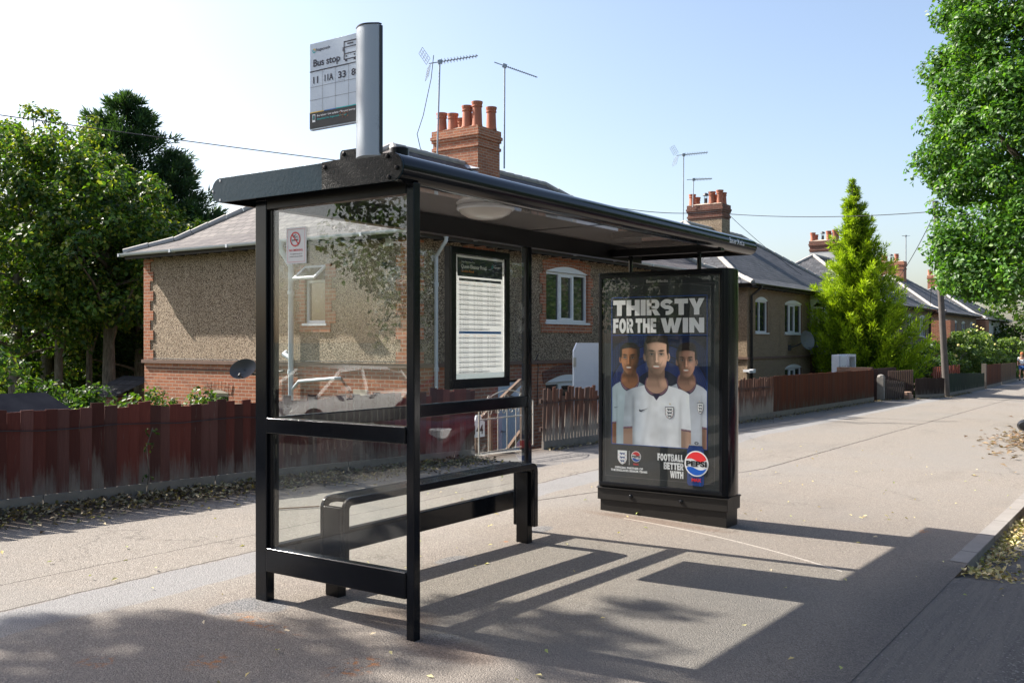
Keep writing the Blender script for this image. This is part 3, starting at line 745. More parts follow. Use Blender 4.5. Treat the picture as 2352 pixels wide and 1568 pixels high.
A.text('NO SMOKING.', .085, .128, .118, .013, INK['red'], 1, .018, 'C')
A.text('It is against the law to', .085, .152, .10, .0075, INK['black'], 1, .012, 'C'); A.text('smoke in this bus shelter', .085, .168, .112, .0075, INK['black'], 1, .012, 'C')
A.build('notice_print', ns_)

# ------------------------------------------------------------------ timetable case
tc = thing('timetable_case', 'black framed departure timetable case on the back glass of the shelter', 'timetable', (6.03, 4.47, 1.24))
tx0, tx1, tz0, tz1 = 5.655, 6.42, 1.245, 2.325
m = MB()
for (a, b, c_, d) in ((tx0, tx1, tz1 - .055, tz1), (tx0, tx1, tz0, tz0 + .075), (tx0, tx0 + .055, tz0 + .075, tz1 - .055), (tx1 - .055, tx1, tz0 + .075, tz1 - .055)): m.box(a, b, 4.455, 4.505, c_, d)
m.build('case', M['blackplain'], tc)
m = MB()
for (a, b, c_, d) in ((tx0, tx1, tz1 - .055, tz1), (tx0, tx1, tz0, tz0 + .075), (tx0, tx0 + .055, tz0 + .075, tz1 - .055), (tx1 - .055, tx1, tz0 + .075, tz1 - .055)):
    m.box(a, b, 4.432, 4.4545, c_, d)
m.build('frame', M['black'], tc, bevel=.004)
A = Art((tx0 + .055, 4.4535, tz1 - .055), XP, ZP, (0, -1, 0))
TW, TH = tx1 - tx0 - .11, tz1 - tz0 - .13
A.rect(0, TH - .039, TW, TH, flat('timetable_backing', (.30, .34, .36), .4, .4), 1); A.rect(0, 0, .0118, TH - .04, INK['paperblue'], 1); A.rect(TW - .0118, 0, TW, TH - .04, INK['paperblue'], 1)
A.rect(.012, .006, TW - .012, TH - .04, INK['paper'], 1)
A.rect(.035, .022, TW - .028, .165, INK['navy'], 2)
A.text('Departure times from', .085, .045, .17, .014, INK['white'], 3, 0)
A.text('Queen Eleanor Road', .080, .072, .325, .029, INK['white'], 3, .018)
A.text('London Road', .085, .113, .155, .020, INK['orange'], 3, .004)
A.text('Stagecoach', .505, .064, .095, .015, INK['white'], 3, .012); A.ring(.490, .073, .012, .007, INK['teal'], 3, 16)
A.text('300000601', .530, .110, .055, .007, INK['grey'], 3, 0); A.text('stops', .530, .127, .03, .005, INK['grey'], 3, 0)
def tt_block(y0, head, hc, nrows):
    A.rect(.055, y0, TW - .045, y0 + .020, hc, 2); A.text(head, .060, y0 + .006, .20 if len(head) > 12 else .045, .007, INK['white'], 3, .01)
    cols = (.058, .238, .418)
    for c0 in cols:
        A.text('Time', c0, y0 + .030, .028, .0085, INK['orange'], 3, 0); A.text('#', c0 + .045, y0 + .030, .007, .0085, INK['orange'], 3, 0); A.text('Destination', c0 + .063, y0 + .030, .065, .0085, INK['orange'], 3, 0)
    rh = .0187
    for i in range(nrows):
        yy = y0 + .044 + rh * i
        if i % 2 == 0: A.rect(.055, yy, TW - (.045 if i < nrows - 2 else .20), yy + rh * .92, INK['paperblue'], 2)
        for ci, c0 in enumerate(cols):
            if ci == 2 and i >= nrows - 2: continue
            h = random.choice(['0642', '0744', '0848', '0950', '1052', '1154', '1307', '1415', '1523', '1631', '1738', '1852'])
            A.text(h, c0, yy + .006, .024, .0075, INK['midgrey'], 3, .01)
            A.text(random.choice(['11', '88', '33', '11A']), c0 + .043, yy + .006, .011, .0075, INK['midgrey'], 3, .01)
            A.text(random.choice(['Town Centre', 'Town Centre', 'Northampton']), c0 + .063, yy + .006, .056, .0075, INK['midgrey'], 3, .01)
tt_block(.180, 'Mondays to Fridays (except most public holidays)', INK['navy'], 19)
tt_block(.584, 'Saturdays', INK['blue'], 15)
A.build('timetable_sheet', tc)
m = MB(); m.box(tx0 + .054, tx1 - .054, 4.440, 4.443, tz0 + .074, tz1 - .054); m.build('cover_glass', M['posterglass'], tc)
# ------------------------------------------------------------------ advertising panel
AX0, AX1, AY0, AY1, AZ0, AZ1 = 8.175, 8.47, 3.255, 4.61, .205, 2.272
ad = thing('advertising_panel', 'large black framed poster panel with football drink advert at the shelter end', 'advertising panel', (8.32, 3.93, gz(8.3, 3.9)))
m = MB()
pr = [(AX0 + .03, AY1), (AX0, AY1 - .025), (AX0, AY0 + .055), (AX0 + .02, AY0 + .02)] + [(AX0 + .05 + (AX1 - AX0 - .10) * t, AY0 + .012 - .012 * math.sin(math.pi * t)) for t in (0, .15, .35, .5, .65, .85, 1)] + [(AX1 - .02, AY0 + .02), (AX1, AY0 + .055), (AX1, AY1 - .025), (AX1 - .03, AY1)]
m.prism(pr, (0, 0, AZ0), XP, YP, ZP, AZ1 - AZ0)
m.build('case', M['black'], ad, bevel=.006)
m = MB(); fw = .035; yy0, yy1, zz0, zz1 = AY0 + .055, AY1 - .028, AZ0 + .012, AZ1 - .02
for a, b, c_, d in ((yy0, yy1, zz1 - fw, zz1), (yy0, yy1, zz0, zz0 + fw), (yy0, yy0 + fw, zz0 + fw, zz1 - fw), (yy1 - fw, yy1, zz0 + fw, zz1 - fw)):
    m.box(AX0 - .016, AX0 - .0005, a, b, c_, d)
m.build('door_frame', M['black'], ad, bevel=.006, bseg=3)
m = MB(); m.box(AX0 - .002, AX1 + .004, AY0 + .012, AY1 - .006, .075, .185); m.build('base_cladding', M['blackrust'], ad, bevel=.004)
m = MB(); m.prism([(AX0 - .014, .186), (AX0 - .014, .190), (AX0 + .02, .203), (AX1 - .02, .203), (AX1 + .01, .186)], (0, AY0 + .0, 0), XP, ZP, YP, AY1 - AY0); m.build('base_flashing', M['blackrust'], ad)
m = MB(); m.box(AX0 + .012, AX1 - .02, AY0 + .03, AY1 - .03, -.13, .0745); m.build('plinth', M['blackrust'], ad, bevel=.003)
for y in (3.72, 4.24):
    m = MB(); m.lathe([(.020, 0), (.019, .008), (.012, .011), (.010, .013)], (AX0 - .002, y, .128), (-1, 0, 0), 14); m.build('bolt', M['chrome'] if 0 else M['black'], ad, smooth=True)
gy1, gy0, gz1, gz0 = yy1 - fw - .001, yy0 + fw + .001, zz1 - fw - .001, zz0 + fw + .001
m = MB(); m.box(AX0 - .009, AX0 - .007, gy0, gy1, gz0, gz1); m.build('cover_glass', M['posterglass'], ad)
PW, PH = gy1 - gy0, gz1 - gz0                           # about 1.20 x 1.97
A = Art((AX0 - .0008, gy1, gz1), (0, -1, 0), ZP, (-1, 0, 0))
A.rect(0, 0, PW, PH, INK['charcoal'], 0)
A.rect(.03, .075, PW - .03, .0775, INK['midgrey'], 1); A.rect(.03, .075, .0325, PH - .06, INK['midgrey'], 1); A.rect(PW - .05, .075, PW - .0475, PH - .06, INK['midgrey'], 1); A.rect(.03, PH - .06, PW - .05, PH - .0575, INK['midgrey'], 1)
A.text('Bauer Media', PW * .485, .028, .225, .026, INK['grey'], 1, .012, 'C')
q0, q1 = .10, PW - .115                               # blue frame edges
bw = q1 - q0; t0, t1, t2 = .185, .545, 1.595
for a, b, c_, d in ((q0, t0, q1, t0 + .005), (q0, t1, q1, t1 + .005), (q0, t2 - .005, q1, t2), (q0, t0, q0 + .005, t2), (q1 - .005, t0, q1, t2)): A.rect(a, b, c_, d, INK['brightblue'], 3)
# heavy headline lettering
def glyphs(A, s, a, b, w, h, st, m, l, gap=.10):
    """very heavy capitals drawn from polygons; widths in em"""
    G = {
     'T': (.86, lambda x, W: [[(0, 0), (W, 0), (W, .30), (W * .5 + .17, .30), (W * .5 + .17, 1), (W * .5 - .17, 1), (W * .5 - .17, .30), (0, .30)]]),
     'H': (.90, lambda x, W: [[(0, 0), (.33, 0), (.33, .36), (W - .33, .36), (W - .33, 0), (W, 0), (W, 1), (W - .33, 1), (W - .33, .64), (.33, .64), (.33, 1), (0, 1)]]),
     'I': (.34, lambda x, W: [[(0, 0), (W, 0), (W, 1), (0, 1)]]),
     'F': (.72, lambda x, W: [[(0, 0), (W, 0), (W, .27), (.33, .27), (.33, .40), (W * .95, .40), (W * .95, .65), (.33, .65), (.33, 1), (0, 1)]]),
     'E': (.74, lambda x, W: [[(0, 0), (W, 0), (W, .25), (.33, .25), (.33, .38), (W * .95, .38), (W * .95, .62), (.33, .62), (.33, .75), (W, .75), (W, 1), (0, 1)]]),
     'L': (.68, lambda x, W: [[(0, 0), (.33, 0), (.33, .73), (W, .73), (W, 1), (0, 1)]]),
     'Y': (.98, lambda x, W: [[(0, 0), (.36, 0), (W / 2, .34), (W - .36, 0), (W, 0), (W / 2 + .17, .62), (W / 2 + .17, 1), (W / 2 - .17, 1), (W / 2 - .17, .62)]]),
     'W': (1.36, lambda x, W: [[(0, 0), (.33, 0), (.46, .55), (.56, 0), (.80, 0), (.90, .55), (1.03, 0), (1.36, 0), (1.10, 1), (.79, 1), (.68, .50), (.57, 1), (.26, 1)]]),
     'N': (.94, lambda x, W: [[(0, 0), (.32, 0), (.62, .48), (.62, 0), (W, 0), (W, 1), (.64, 1), (.32, .50), (.32, 1), (0, 1)]]),
     'A': (1.0, lambda x, W: [[(.32, 0), (.68, 0), (1, 1), (.66, 1), (.61, .82), (.39, .82), (.34, 1), (0, 1)]]),
    }
    def arcp(cx, cy, rx, ry, a0, a1, n=10): return [(cx + rx * math.cos(a0 + (a1 - a0) * i / n), cy + ry * math.sin(a0 + (a1 - a0) * i / n)) for i in range(n + 1)]
    def bowl(W, y0, y1, x0=0.0, th=.31, tv=.24):
        ry = (y1 - y0) / 2; cy = (y0 + y1) / 2; rx = ry * .95
        o = [(x0, y0), (W - rx, y0)] + arcp(W - rx, cy, rx, ry, -math.pi / 2, math.pi / 2) + [(x0, y1)]
        i = [(x0, y1 - tv), (W - rx, y1 - tv)] + arcp(W - rx, cy, max(.02, rx - th), ry - tv, math.pi / 2, -math.pi / 2) + [(x0, y0 + tv)]
        return o + i
    def poly_of(ch):
        if ch in G: Wc, f = G[ch]; return Wc, f(0, Wc)
        if ch == 'O': 
            Wc = .92; out = arcp(Wc / 2, .5, Wc / 2, .52, 0, math.pi, 16) + arcp(Wc / 2, .5, Wc / 2 - .32, .24, math.pi, 0, 16)
            return Wc, [out, [(x, 1 - y) for x, y in out]]
        if ch in 'RPBD':
            Wc = .86; L_ = [[(0, 0), (.33, 0), (.33, 1), (0, 1)]]
            if ch == 'D': return Wc, L_ + [bowl(Wc, 0, 1, .2)]
            L_ += [bowl(Wc, 0, .64 if ch != 'B' else .54, .2, .31, .22 if ch != 'B' else .19)]
            if ch == 'R': L_ += [[(.30, .58), (.62, .58), (.92, 1), (.55, 1)]]
            if ch == 'B': L_ += [bowl(Wc + .03, .46, 1, .2, .31, .19)]
            return Wc, L_
        if ch == 'S':
            Wc = .86; P1 = []; n_ = 24
            def cen(t):                                   # centre line, top-right to bottom-left
                if t < .5:
                    a = -.30 - (math.pi * 1.18) * (t / .5); return (Wc / 2 + (Wc / 2 - .15) * math.cos(a), .315 + .185 * math.sin(a))
                a = -math.pi / 2 - .25 + (math.pi * 1.18) * ((t - .5) / .5); return (Wc / 2 + (Wc / 2 - .15) * math.cos(a), .685 + .185 * math.sin(a))
            pts = [cen(i / n_) for i in range(n_ + 1)]; polys = []
            for i in range(n_):
                (xa, ya), (xb, yb2) = pts[max(0, i - 1)], pts[min(n_, i + 2)]
                def off(k):
                    (x0, y0), (x1, y1) = pts[max(0, k - 1)], pts[min(n_, k + 1)]
                    dx, dy2 = x1 - x0, y1 - y0; L2 = math.hypot(dx, dy2) or 1; tx, ty = dx / L2, dy2 / L2
                    h2 = .15 if abs(ty) > abs(tx) else .125
                    return (pts[k][0] - ty * h2, pts[k][1] + tx * h2), (pts[k][0] + ty * h2, pts[k][1] - tx * h2)
                a1, b1 = off(i); a2, b2 = off(i + 1); polys.append([a1, a2, b2, b1])
            return Wc, polys
        return .3, []
    tot = 0; items = []
    for ch in s:
        Wc, P_ = poly_of(ch); items.append((tot, P_)); tot += Wc + gap
    tot -= gap; k = w / tot
    for x0, P_ in items:
        for p in P_: A.poly([(a + (x0 + x) * k, b + y * h) for x, y in p], m, l)
wt = INK['white']
glyphs(A, 'THIRSTY', q0 + .018, t0 + .028, bw - .045, .150, 0, wt, 4, .06)
glyphs(A, 'FOR', q0 + .018, t0 + .205, .215, .137, 0, wt, 4, .08); glyphs(A, 'THE', q0 + .260, t0 + .205, .215, .137, 0, wt, 4, .08); glyphs(A, 'WIN', q0 + .520, t0 + .205, bw - .550, .137, 0, wt, 4, .07)
# --- printed group portrait: a fine painted grid of ink colour
GW, GH = 300, 320
yy, xx = np.mgrid[0:GH, 0:GW]; u = xx / (GW - 1); v = yy / (GH - 1)             # u 0..1 across, v 0..1 down
asp = (t2 - t1) / bw; vv = v * asp                          # same units as u
def sm(x, a, b): t = np.clip((x - a) / (b - a), 0, 1); return t * t * (3 - 2 * t)
class Paint:
    def __init__(s): s.i = np.zeros((GH, GW, 3)) + np.array([.006, .010, .022])
    def over(s, mask, col):
        mask = np.clip(mask, 0, 1)[..., None]; s.i = s.i * (1 - mask) + np.asarray(col) * mask
PT_ = Paint(); over = PT_.over
d = np.hypot(u - .5, vv - .62)
over(np.exp(-((d - .40) / .2) ** 2) * .08, (.004, .04, .24))
for r_ in (.30, .318, .336, .354, .372, .45, .468, .486, .504, .522): over((1 - sm(np.abs(d - r_), .002, .005)) * .55, (.010, .06, .38))
dots = (np.hypot(((u * 55) % 1) - .5, ((vv * 55) % 1) - .5) < .33)
for r0_, r1_ in ((.385, .445), (.54, .70)): over(dots * sm(d, r0_, r0_ + .01) * (1 - sm(d, r1_ - .03, r1_)) * .4, (.008, .06, .34))
def ellm(cx, cy, rx, ry, soft=.06, sq=2.0, rot=0):
    du, dv = u - cx, vv - cy
    if rot: du, dv = du * math.cos(rot) + dv * math.sin(rot), -du * math.sin(rot) + dv * math.cos(rot)
    q = (np.abs(du / rx) ** sq + np.abs(dv / ry) ** sq) ** (1 / sq); return 1 - sm(q, 1 - soft, 1 + soft)
def nz(seed, k):
    r2 = np.random.default_rng(seed); g = r2.normal(size=(k, k)); xi = u * (k - 1.01); yi = np.clip(v, 0, 1) * (k - 1.01)
    x0, y0 = xi.astype(int), yi.astype(int); fx, fy_ = sm(xi - x0, 0, 1), sm(yi - y0, 0, 1)
    return (g[y0, x0] * (1 - fx) + g[y0, x0 + 1] * fx) * (1 - fy_) + (g[y0 + 1, x0] * (1 - fx) + g[y0 + 1, x0 + 1] * fx) * fy_
def player(seed, cx, top, hw, hh, skin, hair, shirtc, y0, sw, L, cropped, beard, turn):
    """head centred on cx with crown at top; L = side the light comes from (+1 right); turn = facing offset"""
    sk = np.array(skin); hr = np.array(hair); cy = top + hh * .52; xr = (u - cx) / sw
    n1 = nz(seed, 9); n2 = nz(seed + 1, 22); n3 = nz(seed + 2, 70)
    slope = y0 + .085 * np.clip(np.abs(xr), 0, 1) ** 1.3 + .16 * np.clip(np.abs(xr) - .72, 0, 1) ** 1.6
    tor = sm(vv, slope - .004, slope + .004) * (1 - sm(np.abs(xr) - .05 * sm(vv, y0 + .1, y0 + .45), .95, .965))
    slv = sm(np.abs(xr), .715, .735); low = sm(vv, y0 + .43 + .02 * xr * xr, y0 + .435 + .02 * xr * xr)
    lit = .86 + .10 * xr * L + .05 * n1 + .035 * n2 - .20 * np.exp(-((np.abs(xr) - .70) / .05) ** 2) * sm(vv, y0 + .08, y0 + .22)
    lit = lit - .10 * np.exp(-((xr + .25 * L + .5 * (vv - y0 - .3)) / .07) ** 2) - .30 * sm(-xr * L, .30, .95)
    tint = np.array([1, 1, 1]) + (sm(-xr * L, .1, .9)[..., None]) * np.array([-.14, -.05, .03])
    m_ = tor[..., None]; PT_.i = PT_.i * (1 - m_) + np.array(shirtc) * np.clip(lit, .2, 1.1)[..., None] * tint * m_
    over(tor * slv * low, sk * .38); over(tor * slv * low * sm(xr * L, .80, .95) * .6, sk * .8)
    cuff = y0 + .425 + .02 * xr * xr
    over(tor * slv * (1 - sm(np.abs(vv - cuff), .007, .010)), (.015, .015, .05)); over(tor * slv * (1 - sm(np.abs(vv - cuff + .001), .0015, .003)), (.5, .22, .28))
    # neck and collar
    nw = hw * .70; cyc = y0 + .012
    over(ellm(cx, cyc, nw * 1.50, .118, .03) * sm(vv, y0 - .055, y0 - .045), (.015, .015, .05)); over(ellm(cx, cyc - .003, nw * 1.40, .107, .02) * sm(vv, y0 - .055, y0 - .045), (.45, .22, .27)); over(ellm(cx, cyc - .005, nw * 1.36, .102, .02) * sm(vv, y0 - .055, y0 - .045), (.015, .015, .05))
    over((1 - sm(np.abs(u - cx) - (.165 - (vv - y0)) * .75, 0, .004)) * sm(vv, y0 + .105, y0 + .109), (.015, .015, .05))
    over(ellm(cx, cyc - .006, nw * 1.28, .094, .03) * sm(vv, y0 - .06, y0 - .04), sk * .55)
    w_ = nw * (1 + .35 * sm(vv, y0 - .06, y0 + .03)); neck = (1 - sm(np.abs(u - cx), w_ - .006, w_ + .003)) * sm(vv, cy, cy + .01) * (1 - sm(vv, y0 + .02, y0 + .06))
    nn = (u - cx) / nw; over(neck, sk * .42)
    over(neck * sm(nn * L, .1, .9) * .8, sk * .80); over(neck * (1 - sm(vv, cy + hh * .50, cy + hh * .66)) * .75, sk * .14)
    over(neck * np.exp(-((nn - .25 * L - (vv - y0) * 3) / .12) ** 2) * .35, sk * .2)
    fx = cx + turn * hw * .12                                   # centre line of the features
    for sg in (-1, 1):
        if sg * turn < -.5: continue
        over(ellm(cx + sg * hw * 1.0, cy + hh * .02, hw * .17, hh * .105, .1), sk * (.85 if sg * L > 0 else .25)); over(ellm(cx + sg * hw * 1.01, cy + hh * .02, hw * .08, hh * .06, .3), sk * .3)
    over(ellm(cx, top + hh * .33, hw * 1.04, hh * .33, .05, 2.5), hr)
    if not cropped:
        over(ellm(cx + .006, top + hh * .10, hw * .93, hh * .155, .10, 2.4), hr); over(ellm(cx + .25 * hw, top + hh * .02, hw * .55, hh * .10, .3, 2.0), hr)
        over(ellm(cx + .2 * hw, top + hh * .06, hw * .7, hh * .12, .5) * sm(np.sin((u - cx) * 420 + (vv - top) * 260 + n3 * 1.2), .2, .9) * .5, hr * 3.2 + .03)
    # face
    jaw = 1 - .10 * sm(vv, cy, cy + hh * .18) - .26 * sm(vv, cy + hh * .16, cy + hh * .50) ** 1.4
    nx_ = (u - cx) / hw; ny_ = (vv - cy) / (hh * .5)
    q = (np.abs(nx_ / jaw) ** 2.4 + np.abs(ny_) ** 2.6) ** (1 / 2.5); face = (1 - sm(q, .95, 1.0)) * sm(vv, top + hh * .155 + .06 * hh * nx_ ** 2, top + hh * .20 + .06 * hh * nx_ ** 2)
    li = .60 + .62 * np.clip(nx_ * L, -1, 1) - .10 * ny_ + .03 * n3 * .6 + .04 * n2
    li = li - .30 * sm(np.abs(nx_), .80, 1.05)
    m_ = face[..., None]; PT_.i = PT_.i * (1 - m_) + sk * np.clip(li, .10, 1.25)[..., None] * m_
    fo = lambda mask, col: over(mask * face, col)
    temple = np.maximum(ellm(cx - hw * .98, top + hh * .33, hw * .14, hh * .18, .3), ellm(cx + hw * .98, top + hh * .33, hw * .12, hh * .17, .3)); over(temple, hr)
    fo(ellm(fx, top + hh * .30, hw * .5, hh * .09, .6) * .35, sk * 1.2)
    ey = cy - hh * .05
    for sg in (-1, 1):
        ex = fx + sg * hw * .41; dk = .16 if sg * L < 0 else .34
        fo(ellm(ex, ey, hw * .27, hh * .065, .6) * .75, sk * dk)
        fo(ellm(ex, ey + .002, hw * .15, hh * .020, .3), np.array((.40, .38, .36)) * (1.1 if sg * L > 0 else .5)); fo(ellm(ex, ey + .002, hw * .068, hh * .022, .3), (.015, .012, .01)); fo(ellm(ex, ey - .0045, hw * .20, hh * .011, .4), (.02, .012, .01))
        fo(ellm(ex + sg * hw * .02, ey - hh * .083, hw * .26, hh * .022, .4, 2, -sg * .10), hr * 1.1 + .005)
    fo(ellm(fx - hw * .16 * L, cy + hh * .05, hw * .13, hh * .15, .6) * .75, sk * .18)
    fo(ellm(fx + hw * .03 * L, cy + hh * .04, hw * .07, hh * .13, .5) * .8, sk * 1.35)
    fo(ellm(fx, cy + hh * .165, hw * .20, hh * .022, .4) * .8, sk * .16); fo(ellm(fx + hw * .05 * L, cy + hh * .135, hw * .13, hh * .03, .4) * .7, sk * 1.25)
    fo(ellm(fx + hw * .52 * L, cy + hh * .10, hw * .24, hh * .09, .7) * .6, sk * 1.3)
    for sg in (-1, 1): fo(ellm(fx + sg * hw * .40, cy + hh * .20, hw * .05, hh * .09, .6, 2, sg * .5) * .35, sk * .3)
    my = cy + hh * .26
    if beard:
        bm = sm(ny_ * hh * .5, hh * .17 + .12 * hh * (1 - np.abs(nx_) * 1.25), hh * .30); fo(np.maximum(bm, ellm(fx, my - hh * .052, hw * .34, hh * .022, .5)) * beard, hr * 1.6 + sk * .08)
    fo(ellm(fx, my + .002, hw * .34, hh * .042, .2), sk * .5 * np.array([1.1, .62, .6])); fo(ellm(fx, my, hw * .28, hh * .024, .2), (.66, .62, .57)); fo(ellm(fx, my - hh * .031, hw * .33, hh * .010, .4), sk * .3)
    fo(ellm(fx, my + hh * .075, hw * .22, hh * .016, .6) * .5, sk * .2)
    fo(sm(ny_, .80, 1.0) * .7, sk * .15)
player(3, .195, .068, .100, .315, (.46, .20, .09), (.010, .008, .007), (.40, .50, .56), .42, .205, -1, True, .25, -1)
player(8, .795, .090, .096, .31, (.60, .33, .23), (.020, .012, .009), (.62, .66, .74), .43, .215, 1, False, .0, -.4)
player(13, .482, .0, .122, .385, (.80, .50, .36), (.022, .016, .013), (.86, .89, .94), .460, .355, 1, False, .55, 0)
img = PT_.i
C = np.clip(img, .004, .9).reshape(-1, 3)
n = NT('printed_portrait_ink'); at = n.n('ShaderNodeAttribute', attribute_name='Col'); n.set(at.outputs[0], .45, 0, .3); M['portrait'] = n.m
ab, bb = q0 + .005, t1 + .005; aw, bh = bw - .010, (t2 - .005) - (t1 + .005)
AA = (ab + u * aw).ravel(); BB = (bb + v * bh).ravel()
V = np.stack([np.full_like(AA, AX0 - .0008 - .0018), gy1 - AA, gz1 - BB], 1)
idx = (yy * GW + xx); F = np.stack([idx[:-1, :-1].ravel(), idx[1:, :-1].ravel(), idx[1:, 1:].ravel(), idx[:-1, 1:].ravel()], 1)
pa = npmesh('poster_portrait', V, F, M['portrait'], ad, C)
def U(a): return ab + a * aw
def Vv(b): return bb + b * bh
# chest emblem, swoosh and star of the front shirt, shield on the right shirt
def shield(A, ca, cb, w, h, l, edge, body, fig):
    def sh(k): return [(ca - w / 2 * k, cb - h * .5 * k), (ca + w / 2 * k, cb - h * .5 * k), (ca + w / 2 * k, cb + h * .12 * k), (ca + w * .3 * k, cb + h * .38 * k), (ca, cb + h * .5 * k), (ca - w * .3 * k, cb + h * .38 * k), (ca - w / 2 * k, cb + h * .12 * k)]
    A.poly(sh(1), edge, l); A.poly(sh(.90), body, l + 1)
    for k in (-.27, 0, .25):
        y = cb + h * k; s_ = w * (.30 if k < .2 else .24)
        A.poly([(ca - s_, y - .02 * h), (ca - s_ * .7, y - .09 * h), (ca - s_ * .3, y - .05 * h), (ca + s_ * .6, y - .05 * h), (ca + s_, y - .10 * h), (ca + s_ * .8, y + .01 * h), (ca + s_ * .9, y + .08 * h), (ca + s_ * .6, y + .06 * h), (ca + s_ * .3, y + .02 * h), (ca - s_ * .1, y + .02 * h), (ca - s_ * .3, y + .09 * h), (ca - s_ * .6, y + .08 * h), (ca - s_ * .5, y + .01 * h)], fig, l + 2)
        for t in (-.40, .40): A.ell(ca + w * t * (.95 if k < .2 else .62), y + .10 * h, w * .035, w * .035, INK['red'], l + 2, 8)
shield(A, U(.62), Vv(.695), .088, .115, 3, INK['navy'], INK['white'], INK['navy'])
shield(A, U(.935), Vv(.645), .058, .105, 3, INK['navy'], INK['white'], INK['navy'])
def star(ca, cb, r, m, l): A.poly([(ca + (r if i % 2 == 0 else r * .42) * math.sin(math.pi * i / 5), cb - (r if i % 2 == 0 else r * .42) * math.cos(math.pi * i / 5)) for i in range(10)], m, l)
star(U(.625), Vv(.615), .010, INK['gold'], 3); star(U(.925), Vv(.582), .006, INK['gold'], 3)
def swoosh(a, b, s_): A.poly([(a, b), (a - .006 * s_, b + .010 * s_), (a - .004 * s_, b + .020 * s_), (a + .006 * s_, b + .024 * s_), (a + .024 * s_, b + .018 * s_), (a + .092 * s_, b - .014 * s_), (a + .024 * s_, b + .008 * s_), (a + .006 * s_, b + .010 * s_)], INK['navy'], 3)
swoosh(U(.305), Vv(.672), 1.0); swoosh(U(.03), Vv(.66), .5)
# roundel helper
def roundel(ca, cb, r, l):
    A.ell(ca, cb, r, r, INK['white'], l, 40)
    k = r * .90
    top = [(ca + k * math.cos(t), cb + k * math.sin(t)) for t in np.linspace(-.42 - 0, -math.pi + .32, 20)]
    wave = [(ca - k * .93 + 1.84 * k * i / 12, cb - k * .30 - k * .13 * math.sin(2 * math.pi * i / 12 + .4)) for i in range(13)]
    A.poly(top + wave, INK['red'], l + 1)
    bot = [(ca + k * math.cos(t), cb + k * math.sin(t)) for t in np.linspace(.40, math.pi - .45, 20)]
    wave2 = [(ca - k * .88 + 1.80 * k * i / 12, cb + k * .42 - k * .13 * math.sin(2 * math.pi * i / 12 + .4)) for i in range(13)]
    A.poly(bot + wave2, INK['brightblue'], l + 1)
    A.text('PEPSI', ca, cb - r * .20, r * 1.72, r * .40, INK['black'], l + 2, .045, 'C')
# bottom strip
shield(A, q0 + .115, t2 + .125, .100, .135, 1, INK['white'], INK['white'], INK['dblue'])
A.rect(q0 + .187, t2 + .058, q0 + .190, t2 + .192, INK['white'], 1)
roundel(q0 + .262, t2 + .108, .052, 1); A.text('MAX', q0 + .262, t2 + .172, .056, .017, INK['red'], 1, .05, 'C')
A.text('OFFICIAL PARTNER OF', q0 + .185, t2 + .212, .30, .019, wt, 1, .045, 'C'); A.text('THE ENGLAND SENIOR TEAMS', q0 + .185, t2 + .239, .39, .019, wt, 1, .045, 'C')
for t, k, wd in (('FOOTBALL', 0, .262), ('BETTER', 1, .198), ('WITH', 2, .133)):
    glyphs(A, t, q1 - .235 - wd, t2 + .06 + .077 * k, wd, .066, 0, wt, 4, .07)
# the drink can
ca, cw = q1 - .115, .082
A.poly([(ca - cw * .78, t2 - .035), (ca + cw * .78, t2 - .035), (ca + cw, t2 + .012), (ca + cw, t2 + .315), (ca + cw * .8, t2 + .335), (ca - cw * .8, t2 + .335), (ca - cw, t2 + .315), (ca - cw, t2 + .012)], INK['dblue'], 4)
A.rect(ca - cw * .80, t2 - .043, ca + cw * .80, t2 - .034, INK['grey'], 5); A.ring(ca + .01, t2 - .056, .020, .012, INK['black'], 4, 14, 0, 2 * math.pi, .7)
A.rect(ca + cw * .45, t2 + .0, ca + cw * .66, t2 + .33, INK['brightblue'], 5)
roundel(ca + .010, t2 + .130, .118, 6); A.text('MAX', ca + .01, t2 + .265, .095, .030, INK['red'], 6, .05, 'C')
A.build('poster_print', ad)
# ------------------------------------------------------------------ houses
def wallpanel(mb, axis, pl, a0, a1, z0, z1, ops, depth, sgn, mi=0, mir=None):
    """wall face in plane axis=pl with rectangular openings (a0,a1,z0,z1); reveals go inwards by depth; outward normal sign sgn"""
    As = sorted({a0, a1} | {min(max(o[i], a0), a1) for o in ops for i in (0, 1)}); Zs = sorted({z0, z1} | {min(max(o[i], z0), z1) for o in ops for i in (2, 3)})
    def P(a, z, d=0): return (pl - sgn * d, a, z) if axis == 'x' else (a, pl - sgn * d, z)
    def quad(p, m_):
        mb.add(p, [(0, 1, 2, 3)], m_)
    flip = (sgn > 0) == (axis == 'y')
    for i in range(len(As) - 1):
        for j in range(len(Zs) - 1):
            ca, cz = (As[i] + As[i + 1]) / 2, (Zs[j] + Zs[j + 1]) / 2
            if any(o[0] < ca < o[1] and o[2] < cz < o[3] for o in ops): continue
            p = [P(As[i], Zs[j]), P(As[i + 1], Zs[j]), P(As[i + 1], Zs[j + 1]), P(As[i], Zs[j + 1])]
            quad(p[::-1] if flip else p, mi)
    mr = mi if mir is None else mir
    for o in ops:
        A_ = [(o[0], o[2]), (o[1], o[2]), (o[1], o[3]), (o[0], o[3])]
        for k in range(4):
            (x0, y0), (x1, y1) = A_[k], A_[(k + 1) % 4]
            if min(y0, y1) < z0 - 1e-6: continue
            p = [P(x0, y0), P(x1, y1), P(x1, y1, depth), P(x0, y0, depth)]
            quad(p if flip else p[::-1], mr)
